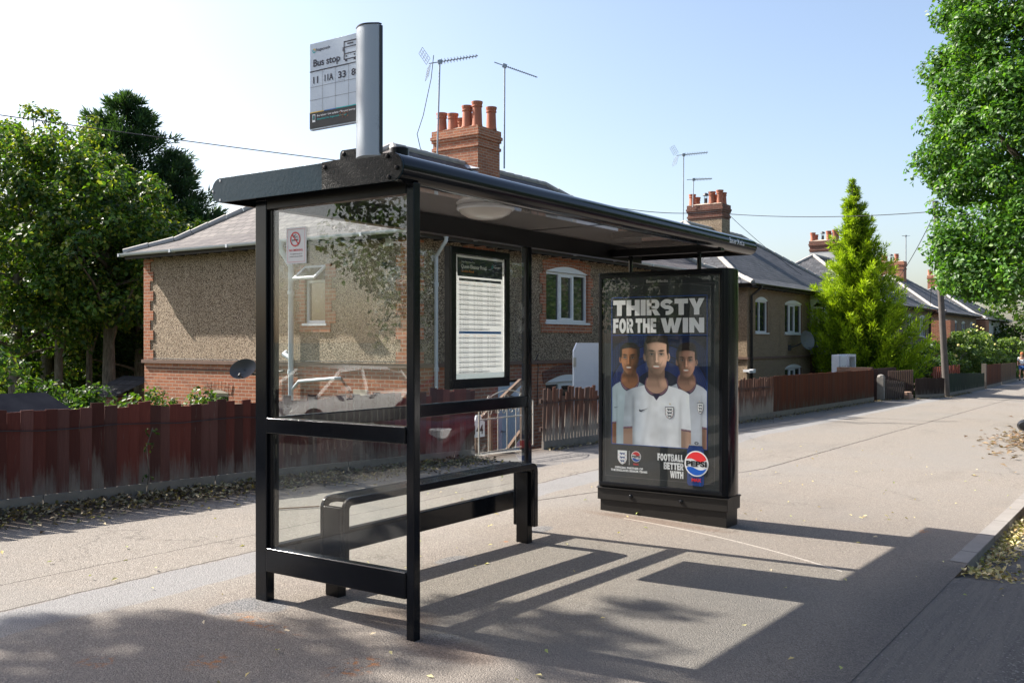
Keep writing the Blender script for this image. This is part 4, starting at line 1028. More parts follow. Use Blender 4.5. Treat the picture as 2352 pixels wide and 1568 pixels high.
def addwin(parent, axis, pl, sgn, a0, a1, z0, z1, bars, arch=.12, frame=None, sill=True, setb=.09, curtain=False, recess=.09, name='window'):
    """window unit: frame mesh with pane and sill as sub-parts. bars = fractions of mullions"""
    fr = frame or M['upvc']; fw = .055
    def bx(mb, a, b, za, zb_, d0, d1, mi=None):       # d measured inwards from wall plane
        p, q = pl - sgn * d0, pl - sgn * d1
        if axis == 'x': mb.box(min(p, q), max(p, q), a, b, za, zb_, mi)
        else: mb.box(a, b, min(p, q), max(p, q), za, zb_, mi)
    m = MB(); d0, d1 = setb - .05, setb + .02
    bx(m, a0, a1, z0, z0 + fw, d0, d1); bx(m, a0, a1, z1 - fw, z1, d0, d1); bx(m, a0, a0 + fw, z0 + fw, z1 - fw, d0, d1); bx(m, a1 - fw, a1, z0 + fw, z1 - fw, d0, d1)
    for b in bars:
        c = a0 + (a1 - a0) * b; bx(m, c - .03, c + .03, z0 + fw, z1 - fw, d0 + .004, d1 - .004)
    if len(bars) > 1:
        c0, c1 = a0 + (a1 - a0) * bars[0] + .03, a0 + (a1 - a0) * bars[1] - .03
        bx(m, c0, c1, z0 + fw, z0 + fw + .045, d0 - .008, d1 - .01); bx(m, c0, c1, z1 - fw - .045, z1 - fw, d0 - .008, d1 - .01); bx(m, c0, c0 + .04, z0 + fw + .045, z1 - fw - .045, d0 - .008, d1 - .01); bx(m, c1 - .04, c1, z0 + fw + .045, z1 - fw - .045, d0 - .008, d1 - .01)
    if arch:
        k = 10; pts = [(a0 + (a1 - a0) * i / k, z1 + arch * math.sin(math.pi * i / k) ** .8 if 0 < i < k else z1) for i in range(k + 1)]
        o = (pl + sgn * .012, 0, 0) if axis == 'x' else (0, pl + sgn * .012, 0)
        m.prism(pts, o, YP if axis == 'x' else XP, ZP, (-sgn * .06, 0, 0) if axis == 'x' else (0, -sgn * .06, 0), 1.0)
    w_ = m.build(name, fr, parent)
    m = MB(); bx(m, a0 + fw, a1 - fw, z0 + fw, z1 - fw, setb - .012, setb - .004); m.build('pane', M['winglass'], w_)
    if sill:
        m = MB(); bx(m, a0 - .05, a1 + .05, z0 - .05, z0 - .003, -.05, .06); m.build('sill', fr, w_)
    return w_
def archbrick(mb, axis, pl, sgn, a0, a1, z1, rise, band=.22, proud=.018, mi=0):
    n_ = max(8, int((a1 - a0) / .085)); A0, A1 = a0 - .10, a1 + .10
    def pt(t, h):
        a = A0 + (A1 - A0) * t; s_ = math.sin(math.pi * t); z = z1 - .02 + rise * s_ + h
        a += (t - .5) * h * .5; return a, z
    for i in range(n_):
        t0_, t1_ = (i + .06) / n_, (i + .94) / n_
        for h0, h1 in ((0, band * .48), (band * .52, band)):
            p = [pt(t0_, h0), pt(t1_, h0), pt(t1_, h1), pt(t0_, h1)]
            o = (pl + sgn * proud, 0, 0) if axis == 'x' else (0, pl + sgn * proud, 0)
            mb.prism(p, o, YP if axis == 'x' else XP, ZP, (-sgn * .05, 0, 0) if axis == 'x' else (0, -sgn * .05, 0), 1.0, mi)
def quoins(mb, axis, pl, sgn, a, da, z0, z1, proud=.02, w1=.24, w2=.36):
    """toothed brick blocks, da=+1/-1 direction from edge a"""
    z = z0; k = 0
    while z < z1 - .02:
        h = min(.225, z1 - z); wd = w2 if k % 2 == 0 else w1
        aa = sorted((a, a + da * wd)); p = sorted((pl - sgn * .04, pl + sgn * proud))
        if axis == 'x': mb.box(p[0], p[1], aa[0], aa[1], z, z + h)
        else: mb.box(aa[0], aa[1], p[0], p[1], z, z + h)
        z += h; k += 1
def hiproof(mb, x0, x1, y0, y1, ze, zr, ov=.32, bell=.8, rise=.30):
    e = [(x0 - ov, y0 - ov, ze), (x1 + ov, y0 - ov, ze), (x1 + ov, y1 + ov, ze), (x0 - ov, y1 + ov, ze)]
    b = bell; z1 = ze + rise
    mid = [(x0 - ov + b, y0 - ov + b, z1), (x1 + ov - b, y0 - ov + b, z1), (x1 + ov - b, y1 + ov - b, z1), (x0 - ov + b, y1 + ov - b, z1)]
    hd = (y1 - y0) / 2; ra, rb_ = (x0 + hd, (y0 + y1) / 2, zr), (x1 - hd, (y0 + y1) / 2, zr)
    lo = [(p[0], p[1], ze - .03) for p in e]
    mb.add(e + mid + [ra, rb_] + lo, [(0, 1, 5, 4), (1, 2, 6, 5), (2, 3, 7, 6), (3, 0, 4, 7), (4, 5, 9, 8), (6, 7, 8, 9), (5, 6, 9), (7, 4, 8), (10, 11, 1, 0), (11, 12, 2, 1), (12, 13, 3, 2), (13, 10, 0, 3), (13, 12, 11, 10)])
    return e, mid, ra, rb_
def chimney(parent, x0, x1, y0, y1, zb_, zt_, brickm, bodym, pots, cowls=()):
    m = MB(); m.box(x0 + .04, x1 - .04, y0 + .04, y1 - .04, zb_, zt_ - .62, 1 if bodym else 0)
    h = zt_ - .62
    for z0, z1, e in ((h, h + .08, .0), (h + .08, h + .16, .03), (h + .16, h + .30, .0), (h + .30, h + .38, .035), (h + .38, h + .46, .06), (h + .46, h + .58, .03), (h + .58, h + .62, .03)):
        e2 = .04 - e; m.box(x0 + e2, x1 - e2, y0 + e2, y1 - e2, z0, z1, 0)
    c = m.build('chimney', [brickm, bodym or brickm], parent)
    m = MB(); a = .05; m.add([(x0 + a, y0 + a, zt_), (x1 - a, y0 + a, zt_), (x1 - a, y1 - a, zt_), (x0 + a, y1 - a, zt_), (x0 + .2, y0 + .2, zt_ + .07), (x1 - .2, y0 + .2, zt_ + .07), (x1 - .2, y1 - .2, zt_ + .07), (x0 + .2, y1 - .2, zt_ + .07)], [(0, 1, 5, 4), (1, 2, 6, 5), (2, 3, 7, 6), (3, 0, 4, 7), (4, 5, 6, 7)])
    m.build('mortar_cap', M['mortarcap'], c)
    for px, py, hh in pots:
        m = MB(); m.lathe([(.155, 0), (.14, .08), (.125, hh - .15), (.145, hh - .14), (.145, hh - .11), (.13, hh - .10), (.155, hh - .03), (.155, hh), (.12, hh), (.11, hh - .1)], (px, py, zt_ + .03), (0, 0, 1), 16)
        m.build('chimney_pot', M['terracotta'], c, smooth=True)
    for px, py in cowls:
        m = MB(); m.lathe([(.07, 0), (.07, .30)], (px, py, zt_ + .03), (0, 0, 1), 12); m.lathe([(.13, .42), (.10, .50), (.02, .54)], (px, py, zt_ + .03), (0, 0, 1), 14)
        for k in range(4): m.bar((px + .06 * math.cos(k * 1.57), py + .06 * math.sin(k * 1.57), zt_ + .30), (px + .07 * math.cos(k * 1.57), py + .07 * math.sin(k * 1.57), zt_ + .46), .012, .012, (1, 0, 0))
        m.build('chimney_cowl', M['aerialdark'], c)
    return c
def gutter(mb, a, b, out, r=.062):
    a = Vector(a); b = Vector(b); o = Vector(out); L = (b - a); n_ = 8
    vs = []
    for p in (a, b):
        for i in range(n_ + 1):
            t = math.pi * i / n_; vs.append(p + o * (r * math.cos(t)) - Vector((0, 0, 1)) * (r * math.sin(t)))
        for i in range(n_, -1, -1):
            t = math.pi * i / n_; vs.append(p + o * ((r - .008) * math.cos(t)) - Vector((0, 0, 1)) * ((r - .008) * math.sin(t)))
    k = 2 * (n_ + 1); fs = [(i, (i + 1) % k, k + (i + 1) % k, k + i) for i in range(k)] + [tuple(range(k))[::-1], tuple(range(k, 2 * k))]
    mb.add(vs, fs)
    d = L.normalized(); u_ = 0
    while u_ < L.length:
        p = a + d * u_; mb.obox(p - Vector((0, 0, .035)) , d * .025, o * (r + .006), Vector((0, 0, .034))); u_ += 1.9
def house(name, label, x0, x1, y0, y1, zg, ze, zr, upper, lower, slatem, guttm, side_ops, front_ops, chim=None, brickm=None, sz=1.17, quo=True, gap_white=None, hipwhite=False):
    """semi-detached pair seen as one building"""
    t = thing(name, label, 'house', ((x0 + x1) / 2, y0, zg), 'row of hip-roofed houses behind the front fences')
    for z0, z1, mt, nm in ((sz, ze - .02, upper, 'upper_wall'), (zg, sz, lower, 'lower_wall')):
        m = MB()
        wallpanel(m, 'y', y0, x0, x1, z0, z1, [o for o in front_ops if o[2] < z1 and o[3] > z0], .14, -1, 0, 1)
        wallpanel(m, 'x', x0, y0, y1, z0, z1, [o for o in side_ops if o[2] < z1 and o[3] > z0], .14, -1, 0, 1)
        wallpanel(m, 'x', x1, y0, y1, z0, z1, [], .14, 1); wallpanel(m, 'y', y1, x0, x1, z0, z1, [], .14, 1)
        m.build(nm, [mt, brickm], t)
    m = MB()
    for b in ((x0 - .05, x1 + .05, y0 - .05, y0 - .001), (x0 - .05, x0 - .001, y0 - .001, y1 + .05), (x1 + .001, x1 + .05, y0 - .001, y1 + .05)): m.box(*b, sz - .045, sz + .03)
    m.build('string_course', M['stonecourse'], t)
    m = MB(); m.box(x0 + .2, x1 - .2, y0 + .22, y1 - .2, zg, ze - .1); m.build('dark_interior', M['timberdark'], t)
    m = MB(); e, mid, ra, rb_ = hiproof(m, x0, x1, y0, y1, ze, zr)
    rf = m.build('roof', slatem, t)
    m = MB()
    for a, b in ((e[0], mid[0]), (mid[0], ra), (e[1], mid[1]), (mid[1], rb_), (e[2], mid[2]), (mid[2], rb_), (e[3], mid[3]), (mid[3], ra), (ra, rb_)):
        a = Vector(a); b = Vector(b); L = (b - a).length; k = max(1, int(L / .42))
        for i in range(k):
            p, q_ = a + (b - a) * (i / k), a + (b - a) * ((i + .97) / k); m.tube([p + ZP * .01, q_ + ZP * .015], [.085, .095], 8)
    m.build('ridge_tiles', M['ridge'], rf)
    ov = .32
    m = MB(); m.box(x0 - ov + .02, x1 + ov - .02, y0 - ov + .02, y0 - ov + .045, ze - .15, ze - .032); m.box(x0 - ov + .02, x0 - ov + .045, y0 - ov + .05, y1 + ov - .02, ze - .15, ze - .032)
    x = x0 - .2
    while x < x1 + .2: m.box(x, x + .05, y0 - ov + .05, y0 - .002, ze - .14, ze - .04); x += .42
    y = y0 - .1
    while y < y1 + .2: m.box(x0 - ov + .05, x0 - .002, y, y + .05, ze - .14, ze - .04); y += .42
    m.build('eaves_timber', M['timberdark'], t)
    m = MB(); gutter(m, (x0 - ov - .05, y0 - ov - .05, ze - .02), (x1 + ov + .05, y0 - ov - .05, ze - .02), (0, -1, 0)); m.build('gutter', guttm, t)
    m = MB(); gutter(m, (x0 - ov - .05, y1 + ov + .05, ze - .02), (x0 - ov - .05, y0 - ov + .02, ze - .02), (-1, 0, 0)); m.build('gutter', M['gutterwhite'] if not hipwhite else guttm, t)
    return t, rf
def downpipe(parent, pts, r, mat):
    m = MB(); m.tube(pts, r, 12)
    for i in range(len(pts) - 1):
        a, b = Vector(pts[i]), Vector(pts[i + 1])
        if abs((b - a).normalized().z) > .9:
            for t in np.arange(.12, 1, 1.6 / max(1.6, (b - a).length)):
                p = a + (b - a) * t; m.tube([p - ZP * .04, p + ZP * .04], r * 1.25, 12)
    m.build('downpipe', mat, parent, smooth=True)

HX0, HX1, HY0, HY1 = 13.46, 28.4, 11.5, 19.6
so1 = [(13.70, 14.28, 1.98, 3.02), (16.62, 17.28, -.2, .50)]
fo1 = [(18.06, 19.92, 2.06, 3.20), (14.95, 16.15, 2.06, 3.20), (23.2, 24.9, 2.06, 3.2), (18.06, 19.9, -.4, .70), (16.22, 17.18, -1.22, .80)]
h1, rf1 = house('semi_detached_house', 'nearest house with pebbledash upper wall, orange brick corners and white gutters', HX0, HX1, HY0, HY1, -1.25, 3.66, 6.35, M['pebble'], M['brick'], M['slate'], M['gutterwhite'], so1, fo1, brickm=M['brick'])
for yq, dq in ((HY0, 1), (HY1, -1)):
    m = MB(); quoins(m, 'x', HX0, -1, yq, dq, 1.2, 3.50); m.build('brick_quoins', M['brick'], h1)
m = MB(); quoins(m, 'y', HY0, -1, HX0 - .019, 1, 1.2, 3.50); m.build('brick_quoins', M['brick'], h1)
m = MB()
quoins(m, 'x', HX0, -1, 13.70, -1, 1.978, 3.15, .02, .16, .28); quoins(m, 'x', HX0, -1, 14.28, 1, 1.978, 3.15, .02, .16, .28)
m.box(HX0 - .03, HX0 - .001, 13.56, 14.42, 1.80, 1.975); m.build('window_surround', M['brick'], h1)
w_ = addwin(h1, 'x', HX0, -1, 13.70, 14.28, 1.98, 2.84, [], 0)
# open top-hung vent
m = MB(); c0 = Vector((HX0 - .16, 13.99, 2.98)); az = Vector((.17, 0, .13)); azn = az.normalized(); nrm = azn.cross(YP)
for a, b in ((-.30, -.255), (.255, .30)): m.obox(c0 + YP * ((a + b) / 2), YP * ((b - a) / 2), az, nrm * .02)
m.obox(c0 - az * .88, YP * .255, az * .12, nrm * .02); m.obox(c0 + az * .88, YP * .255, az * .12, nrm * .02)
vw = m.build('open_vent', M['upvc'], h1); m = MB(); m.obox(c0, YP * .25, az * .75, nrm * .004); m.build('pane', M['winglass'], vw)
m = MB(); archbrick(m, 'x', HX0, -1, 16.62, 17.28, .50, .10, .20, .012); m.build('brick_arch', M['brick'], h1); addwin(h1, 'x', HX0, -1, 16.62, 17.28, -.2, .50, [], .07, M['mortarcap'], False)
# front windows with brick surrounds
for a0, a1 in ((18.06, 19.92), (14.95, 16.15), (23.2, 24.9)):
    m = MB(); archbrick(m, 'y', HY0, -1, a0, a1, 3.20, .16, .24, .02); quoins(m, 'y', HY0, -1, a0 - .01, -1, 2.003, 3.18, .02, .13, .24); quoins(m, 'y', HY0, -1, a1 + .01, 1, 2.003, 3.18, .02, .13, .24); m.box(a0 - .2, a1 + .2, HY0 - .02, HY0 - .001, 1.82, 2.0)
    m.build('brick_surround', M['brick'], h1); addwin(h1, 'y', HY0, -1, a0, a1, 2.06, 3.20, [.345, .675] if a1 - a0 > 1.4 else [.5], .15)
m = MB(); archbrick(m, 'y', HY0, -1, 18.06, 19.9, .70, .18, .24, .02); m.build('brick_arch', M['brickdark'], h1); addwin(h1, 'y', HY0, -1, 18.06, 19.9, -.4, .70, [.35, .66], .16)
# front door with fanlight
m = MB(); m.box(16.27, 17.13, HY0 + .03, HY0 + .08, -1.22, .75)
for k in range(5): m.box(16.37 + k * .15, 16.45 + k * .15, HY0 + .018, HY0 + .0295, -1.1, -.1)
dr = m.build('front_door', M['doorwhite'], h1)
for k in range(5):
    a0_, a1_ = math.pi * (k + .08) / 5, math.pi * (k + .92) / 5
    m = MB(); m.prism([(16.70 + .08 * math.cos(a0_), .18 + .08 * math.sin(a0_)), (16.70 + .30 * math.cos(a0_), .18 + .30 * math.sin(a0_)), (16.70 + .30 * math.cos(a1_), .18 + .30 * math.sin(a1_)), (16.70 + .08 * math.cos(a1_), .18 + .08 * math.sin(a1_))], (0, HY0 + .012, 0), XP, ZP, YP, .012); m.build('fanlight_pane', M['winglass'], dr)
m = MB(); m.box(16.36, 16.38, HY0 - .02, HY0 + .017, -.28, -.24); m.box(16.36, 16.46, HY0 - .035, HY0 - .02, -.28, -.255); m.build('handle', M['chrome'], dr)
# pipes
downpipe(h1, [(14.02, HY0 - .37, 3.60), (14.02, HY0 - .37, 3.50), (14.10, HY0 - .07, 3.22), (14.10, HY0 - .07, -1.2)], .038, M['gutterwhite'])
downpipe(h1, [(HX0 - .37, 14.60, 3.60), (HX0 - .37, 14.60, 3.46), (HX0 - .09, 14.60, 3.12), (HX0 - .09, 14.60, -1.2)], .055, M['gutterwhite'])
m = MB(); m.tube([(HX0 - .09, 14.62, 1.28), (HX0 - .09, 14.80, 1.36), (HX0 + .02, 14.84, 1.40)], .05, 10); m.tube([(HX0 - .09, 14.6, .62), (HX0 - .10, 14.35, .82), (HX0 - .10, 13.35, .90), (HX0 + .0, 13.30, .90)], .035, 10); m.build('waste_pipe', M['gutterwhite'], h1, smooth=True)
m = MB(); m.tube([(HX0 - .05, 14.85, 1.02), (HX0 - .05, 15.10, 1.00), (HX0 - .05, 15.12, .3)], .022, 8); m.build('black_pipe', M['gutterblack'], h1)
m = MB(); m.box(HX0 - .02, HX0 - .001, 11.93, 12.12, 3.40, 3.58)
for k in range(5): m.box(HX0 - .03, HX0 - .0205, 11.95, 12.10, 3.42 + k * .032, 3.435 + k * .032)
m.build('air_vent', M['upvc'], h1)
m = MB(); m.box(HX0 - .02, HX0 - .001, 12.6, 12.95, .56, .70); m.build('air_brick', M['mortarcap'], h1)
for cpts in ([(HX0 - .012, 19.5, 1.02), (HX0 - .012, 16, .99), (HX0 - .012, 14.9, 1.03)], [(HX0 - .012, 19.6, 1.225), (HX0 - .06, 15, 1.22), (HX0 - .06, 11.6, 1.24)], [(17.75, HY0 - .01, 1.35), (17.62, HY0 - .02, 1.2), (17.66, HY0 - .06, 1.1), (17.68, HY0 - .02, .2)]):
    m = MB(); m.tube(cpts, .009, 6); m.build('cable', M['wire'], h1)
P1 = [(20.50, 16.42, .50), (20.52, 16.05, .44), (20.50, 15.55, .58), (20.54, 15.25, .66), (21.10, 16.2, .44), (21.1, 15.75, .50), (21.12, 15.2, .62)]
chimney(h1, 20.28, 21.36, 15.02, 16.62, 4.6, 7.33, M['brick'], None, P1, [(20.95, 15.9)])
m = MB()
for k in range(5): m.add([(20.32, 15.0 - .005 - .0, 5.75 + .11 * k), (20.05, 15.3 + .2 * k - .4, 5.72 + .12 * k), (20.05, 15.55 + .2 * k - .4, 5.74 + .12 * k), (20.30, 15.45 + .2 * k - .4, 5.98 + .12 * k)], [(0, 1, 2, 3)])
m.build('lead_flashing', M['lead'], rf1)

# second, third and fourth blocks
def block(label, x0, x1, ze, zr, upper, lower, wins, chx, pots, chbody, gut, zg=-1.3, wc=None, y0=11.5):
    fo = [w[:4] for w in wins]
    t, rf = house('semi_detached_house', label, x0, x1, y0, y0 + 8.1, zg, ze, zr, upper, lower, M['slatedark'], gut, [], fo, brickm=M['brickdark'], sz=1.08, hipwhite=True)
    for w in wins: addwin(t, 'y', y0, -1, w[0], w[1], w[2], w[3], w[4], .13)
    chimney(t, chx, chx + .95, y0 + 3.52, y0 + 5.1, ze + 1.0, 7.28 + (ze - 3.55), M['brickdark'] if chbody is not None else M['brick'], chbody, [(chx + a, y0 + 3.52 + b, h) for a, b, h in pots], [(chx + .6, y0 + 4.5)])
    return t, rf
PT = [(.24, 1.42, .46), (.62, 1.38, .38), (.24, .55, .50), (.60, .62, .42), (.26, .22, .54), (.62, .22, .48)]
h2, rf2 = block('second house along the row, brown render with black downpipe and two satellite dishes', 30.45, 44.4, 3.55, 6.25, M['pebble_fine'], M['pebble_fine'],
      [(31.22, 32.40, 1.93, 3.02, [.42]), (34.22, 36.15, 1.92, 3.02, [.30, .62]), (37.55, 38.95, 1.93, 3.02, [.5]), (41.2, 43.0, 1.93, 3.02, [.33, .66]), (34.22, 36.1, -.35, .66, [.33, .66]), (38.2, 39.9, -.5, .62, [.33, .66])], 37.0, PT, M['pebble'], M['gutterblack'])
m = MB(); wallpanel(m, 'y', 11.5 - .012, 37.15, 40.2, 1.12, 3.50, [(37.55, 38.95, 1.93, 3.02)], .01, -1); m.build('painted_render', M['whiterender'], h2)
m = MB(); wallpanel(m, 'y', 11.5 - .012, 37.15, 40.2, -1.3, 1.03, [(38.2, 39.9, -.5, .62)], .01, -1); m.build('lower_brick_wall', M['brickdark'], h2)
downpipe(h2, [(30.75, 11.12, 3.5), (30.75, 11.12, 3.40), (30.68, 11.43, 3.15), (30.68, 11.43, -1.2)], .045, M['gutterblack'])
h3, rf3 = block('third house along the row, behind the golden conifer', 46.8, 60.1, 3.50, 6.2, M['pebble_far'], M['brickdark'],
      [(54.0, 55.35, 1.90, 3.0, [.5]), (56.9, 58.45, 1.90, 3.0, [.33, .66]), (49, 51, 1.9, 3.0, [.5]), (53.6, 55.0, -.5, .62, [.5]), (56.95, 57.5, -1.1, .6, []), (58.6, 59.3, -.2, .6, [])], 53.4, PT, M['whiterender'], M['gutterblack'])
downpipe(h3, [(59.4, 11.12, 3.4), (59.4, 11.43, 3.1), (59.4, 11.43, -1.2)], .05, M['gutterblack'])
for x in (55.9, 58.1):
    m = MB(); m.lathe([(.16, 0), (.05, .14), (.03, .18)], (x, 11.25, .72), (0, 0, 1), 12); m.bar((x, 11.25, .90), (x, 11.495, .90), .03, .03); m.build('wall_lamp', M['gutterblack'], h3)
h4, rf4 = block('fourth house along the row, smaller and far behind the leaning pole', 63.0, 76.0, 3.45, 6.1, M['pebble_far'], M['pebble_far'],
      [(64.0, 65.4, 1.95, 2.9, [.5]), (67.0, 68.4, 1.95, 2.9, [.5]), (70.0, 71.4, 1.95, 2.9, [.5]), (73.4, 74.6, 1.95, 2.9, [.5]), (65.2, 66.6, -.6, .5, [.5]), (68.6, 70.0, -.6, .5, [.5])], 69.4, PT[:4], None, M['gutterblack'])
m = MB(); m.box(60.9, 62.3, 10.6, 12.2, -1.3, 2.9); m.box(76.1, 77.6, 10.9, 12.2, -1.3, 3.2)
tag(m.build('brick_wall', M['brick']), 'tall orange brick flank walls between the far houses', 'brick wall')
h5, rf5 = block('far white painted house beyond the rose hedge', 78.5, 92.0, 3.4, 6.0, M['bluewhite'], M['bluewhite'], [(80, 81.6, 1.9, 2.9, [.5]), (84, 85.6, 1.9, 2.9, [.5]), (88, 89.6, 1.9, 2.9, [.5]), (80, 82, -.6, .6, [.5]), (85, 87, -.6, .6, [.5])], 85, PT[:4], None, M['gutterwhite'])

# satellite dishes
def dish(name, label, c, r, ry, aim, wall, mat, armdir):
    t = thing(name, label, 'satellite dish', wall, 'satellite dishes on the house walls')
    ax = Vector(aim).normalized(); m = MB()
    m.lathe([(.01, -.10), (r * .5, -.075), (r * .8, -.03), (r, .01), (r * 1.01, .014), (r * .98, .012), (r * .78, -.02), (r * .48, -.06), (.012, -.085)], c, ax, 28, sy=ry / r)
    m.build('dish', mat, t, smooth=True)
    m = MB(); c = Vector(c); wv = Vector(wall); bk = c - ax * .09
    m.tube([bk, (bk + wv) / 2 - ZP * .05, wv], .022, 8); m.box(wv.x - .05, wv.x + .05, wv.y - .05, wv.y + .05, wv.z - .1, wv.z + .1); m.build('wall_bracket', M['aerialdark'], t)
    m = MB(); e = c + ax * r * 1.0 - ZP * r * .75; m.tube([bk - ZP * r * .6, e], .012, 8); m.tube([e, e + (c - e).normalized() * .09], .028, 10); m.build('receiver_arm', M['aerialdark'], t)
dish('satellite_dish', 'dark round satellite dish on the brick side wall of the nearest house', (HX0 - .30, 15.8, 1.05), .28, .20, (-.85, -.55, .25), (HX0 - .02, 15.5, .95), plain('dark_dish_mesh', (.07, .07, .075), .5), 1)
dish('satellite_dish', 'large grey satellite dish below a window of the second house', (35.05, 10.95, 1.68), .46, .35, (-.25, -1, .22), (34.6, 11.46, 1.40), plain('grey_dish', (.12, .13, .14), .45), 1)
dish('satellite_dish', 'black satellite dish on the white wall beside the golden conifer', (38.1, 10.98, 1.56), .44, .33, (-.25, -1, .22), (37.8, 11.46, 1.35), plain('black_dish', (.03, .03, .035), .45), 1)
m = MB(); m.tube([(HX0 - .02, 12.06, 3.05), (HX0 - .10, 12.06, 3.05)], .03, 8); m.lathe([(.07, 0), (.075, .05), (.06, .09), (.03, .11)], (HX0 - .12, 12.06, 3.08), (0, 0, -1), 14)
tag(m.build('dome_camera', M['gutterblack'], smooth=True), 'small black dome camera high on the pebbledash side wall', 'security camera')
m = MB(); m.box(30.2, 30.43, 11.2, 11.35, .60, .72); m.box(30.35, 30.44, 11.3, 11.6, .62, .70); m.lathe([(.05, 0), (.05, .14)], (30.2, 11.27, .66), (-1, -.3, -.1), 10)
tag(m.build('security_camera', M['upvc']), 'white security camera at the corner of the second house', 'security camera')

# tv aerials
def yagi(name, label, base, top, boom_dir, L, n_el, el, refl, base_r=.022):
    t = thing(name, label, 'aerial', base, 'television aerials on the chimneys')
    m = MB(); m.tube([base, top], base_r, 8); m.build('mast', M['aerial'], t, smooth=True)
    d = Vector(boom_dir).normalized(); p = Vector(top) - ZP * .06; side = d.cross(ZP).normalized(); up = side.cross(d)
    a = p - d * .3; b = p + d * (L - .3)
    m = MB(); m.bar(a, b, .022, .022); m.obox(p, d * .06, side * .035, up * .05); m.build('boom', M['aerial'], t)
    m = MB()
    for i in range(n_el):
        c = a + d * (.35 + (L - .4) * i / (n_el - 1)); h = el * (1 - .35 * i / n_el)
        m.bar(c - side * h / 2, c + side * h / 2, .012, .012, up)
        m.bar(c - (side * .7 + up * .7) * h * .3, c + (side * .7 + up * .7) * h * .3, .010, .010, d)
    m.build('elements', M['aerialdark'], t)
    if refl:
        m = MB()
        for s_ in (1, -1):
            o = a + d * .02; ud = (up * .82 * s_ - d * .35).normalized()
            for k in range(5): m.bar(o + ud * (.06 + k * .085) - side * .28, o + ud * (.06 + k * .085) + side * .28, .009, .009, ud)
            for k in (-.28, -.09, .09, .28): m.bar(o + ud * .06 + side * k, o + ud * .40 + side * k, .009, .009, side)
        m.build('reflector', M['aerial'], t)
    return t
c_ = 0
yagi('tv_aerial', 'tall pale mast with a big grid-backed aerial left of the brick chimney', (19.52, 15.8, 6.2), (19.64, 15.8, 9.02), (.72, -.62, .22), 1.35, 12, .30, True)
yagi('tv_aerial', 'straight mast with a thin drooping aerial right of the brick chimney', (21.45, 15.0, 6.35), (21.47, 15.0, 9.22), (.66, -.72, -.30), 1.25, 16, .12, False)
yagi('tv_aerial', 'thin mast with an aerial left of the pebbledash chimney', (34.9, 15.8, 6.2), (34.95, 15.8, 9.05), (.66, -.72, .12), 1.3, 10, .34, True)
yagi('tv_aerial', 'short mast with a small aerial among the pots of the pebbledash chimney', (36.95, 16.3, 7.2), (37.05, 16.3, 8.42), (.66, -.72, .06), 1.1, 12, .30, False)
yagi('tv_aerial', 'bare tall mast on the farthest brick chimney', (70.8, 15.2, 6.4), (70.8, 15.2, 9.1), (-.6, .75, 0), .6, 4, .2, False, .035)
# loose cable from the big aerial
m = MB(); m.tube([(19.20, 15.65, 9.0), (19.16, 15.7, 8.4), (18.9, 15.75, 7.4), (18.72, 15.8, 6.9), (18.85, 15.8, 6.55), (19.3, 15.8, 6.33)], .010, 6)
tag(m.build('aerial_cable', M['wire']), 'loose dark cable hanging from the grid-backed aerial to the roof', 'cable')
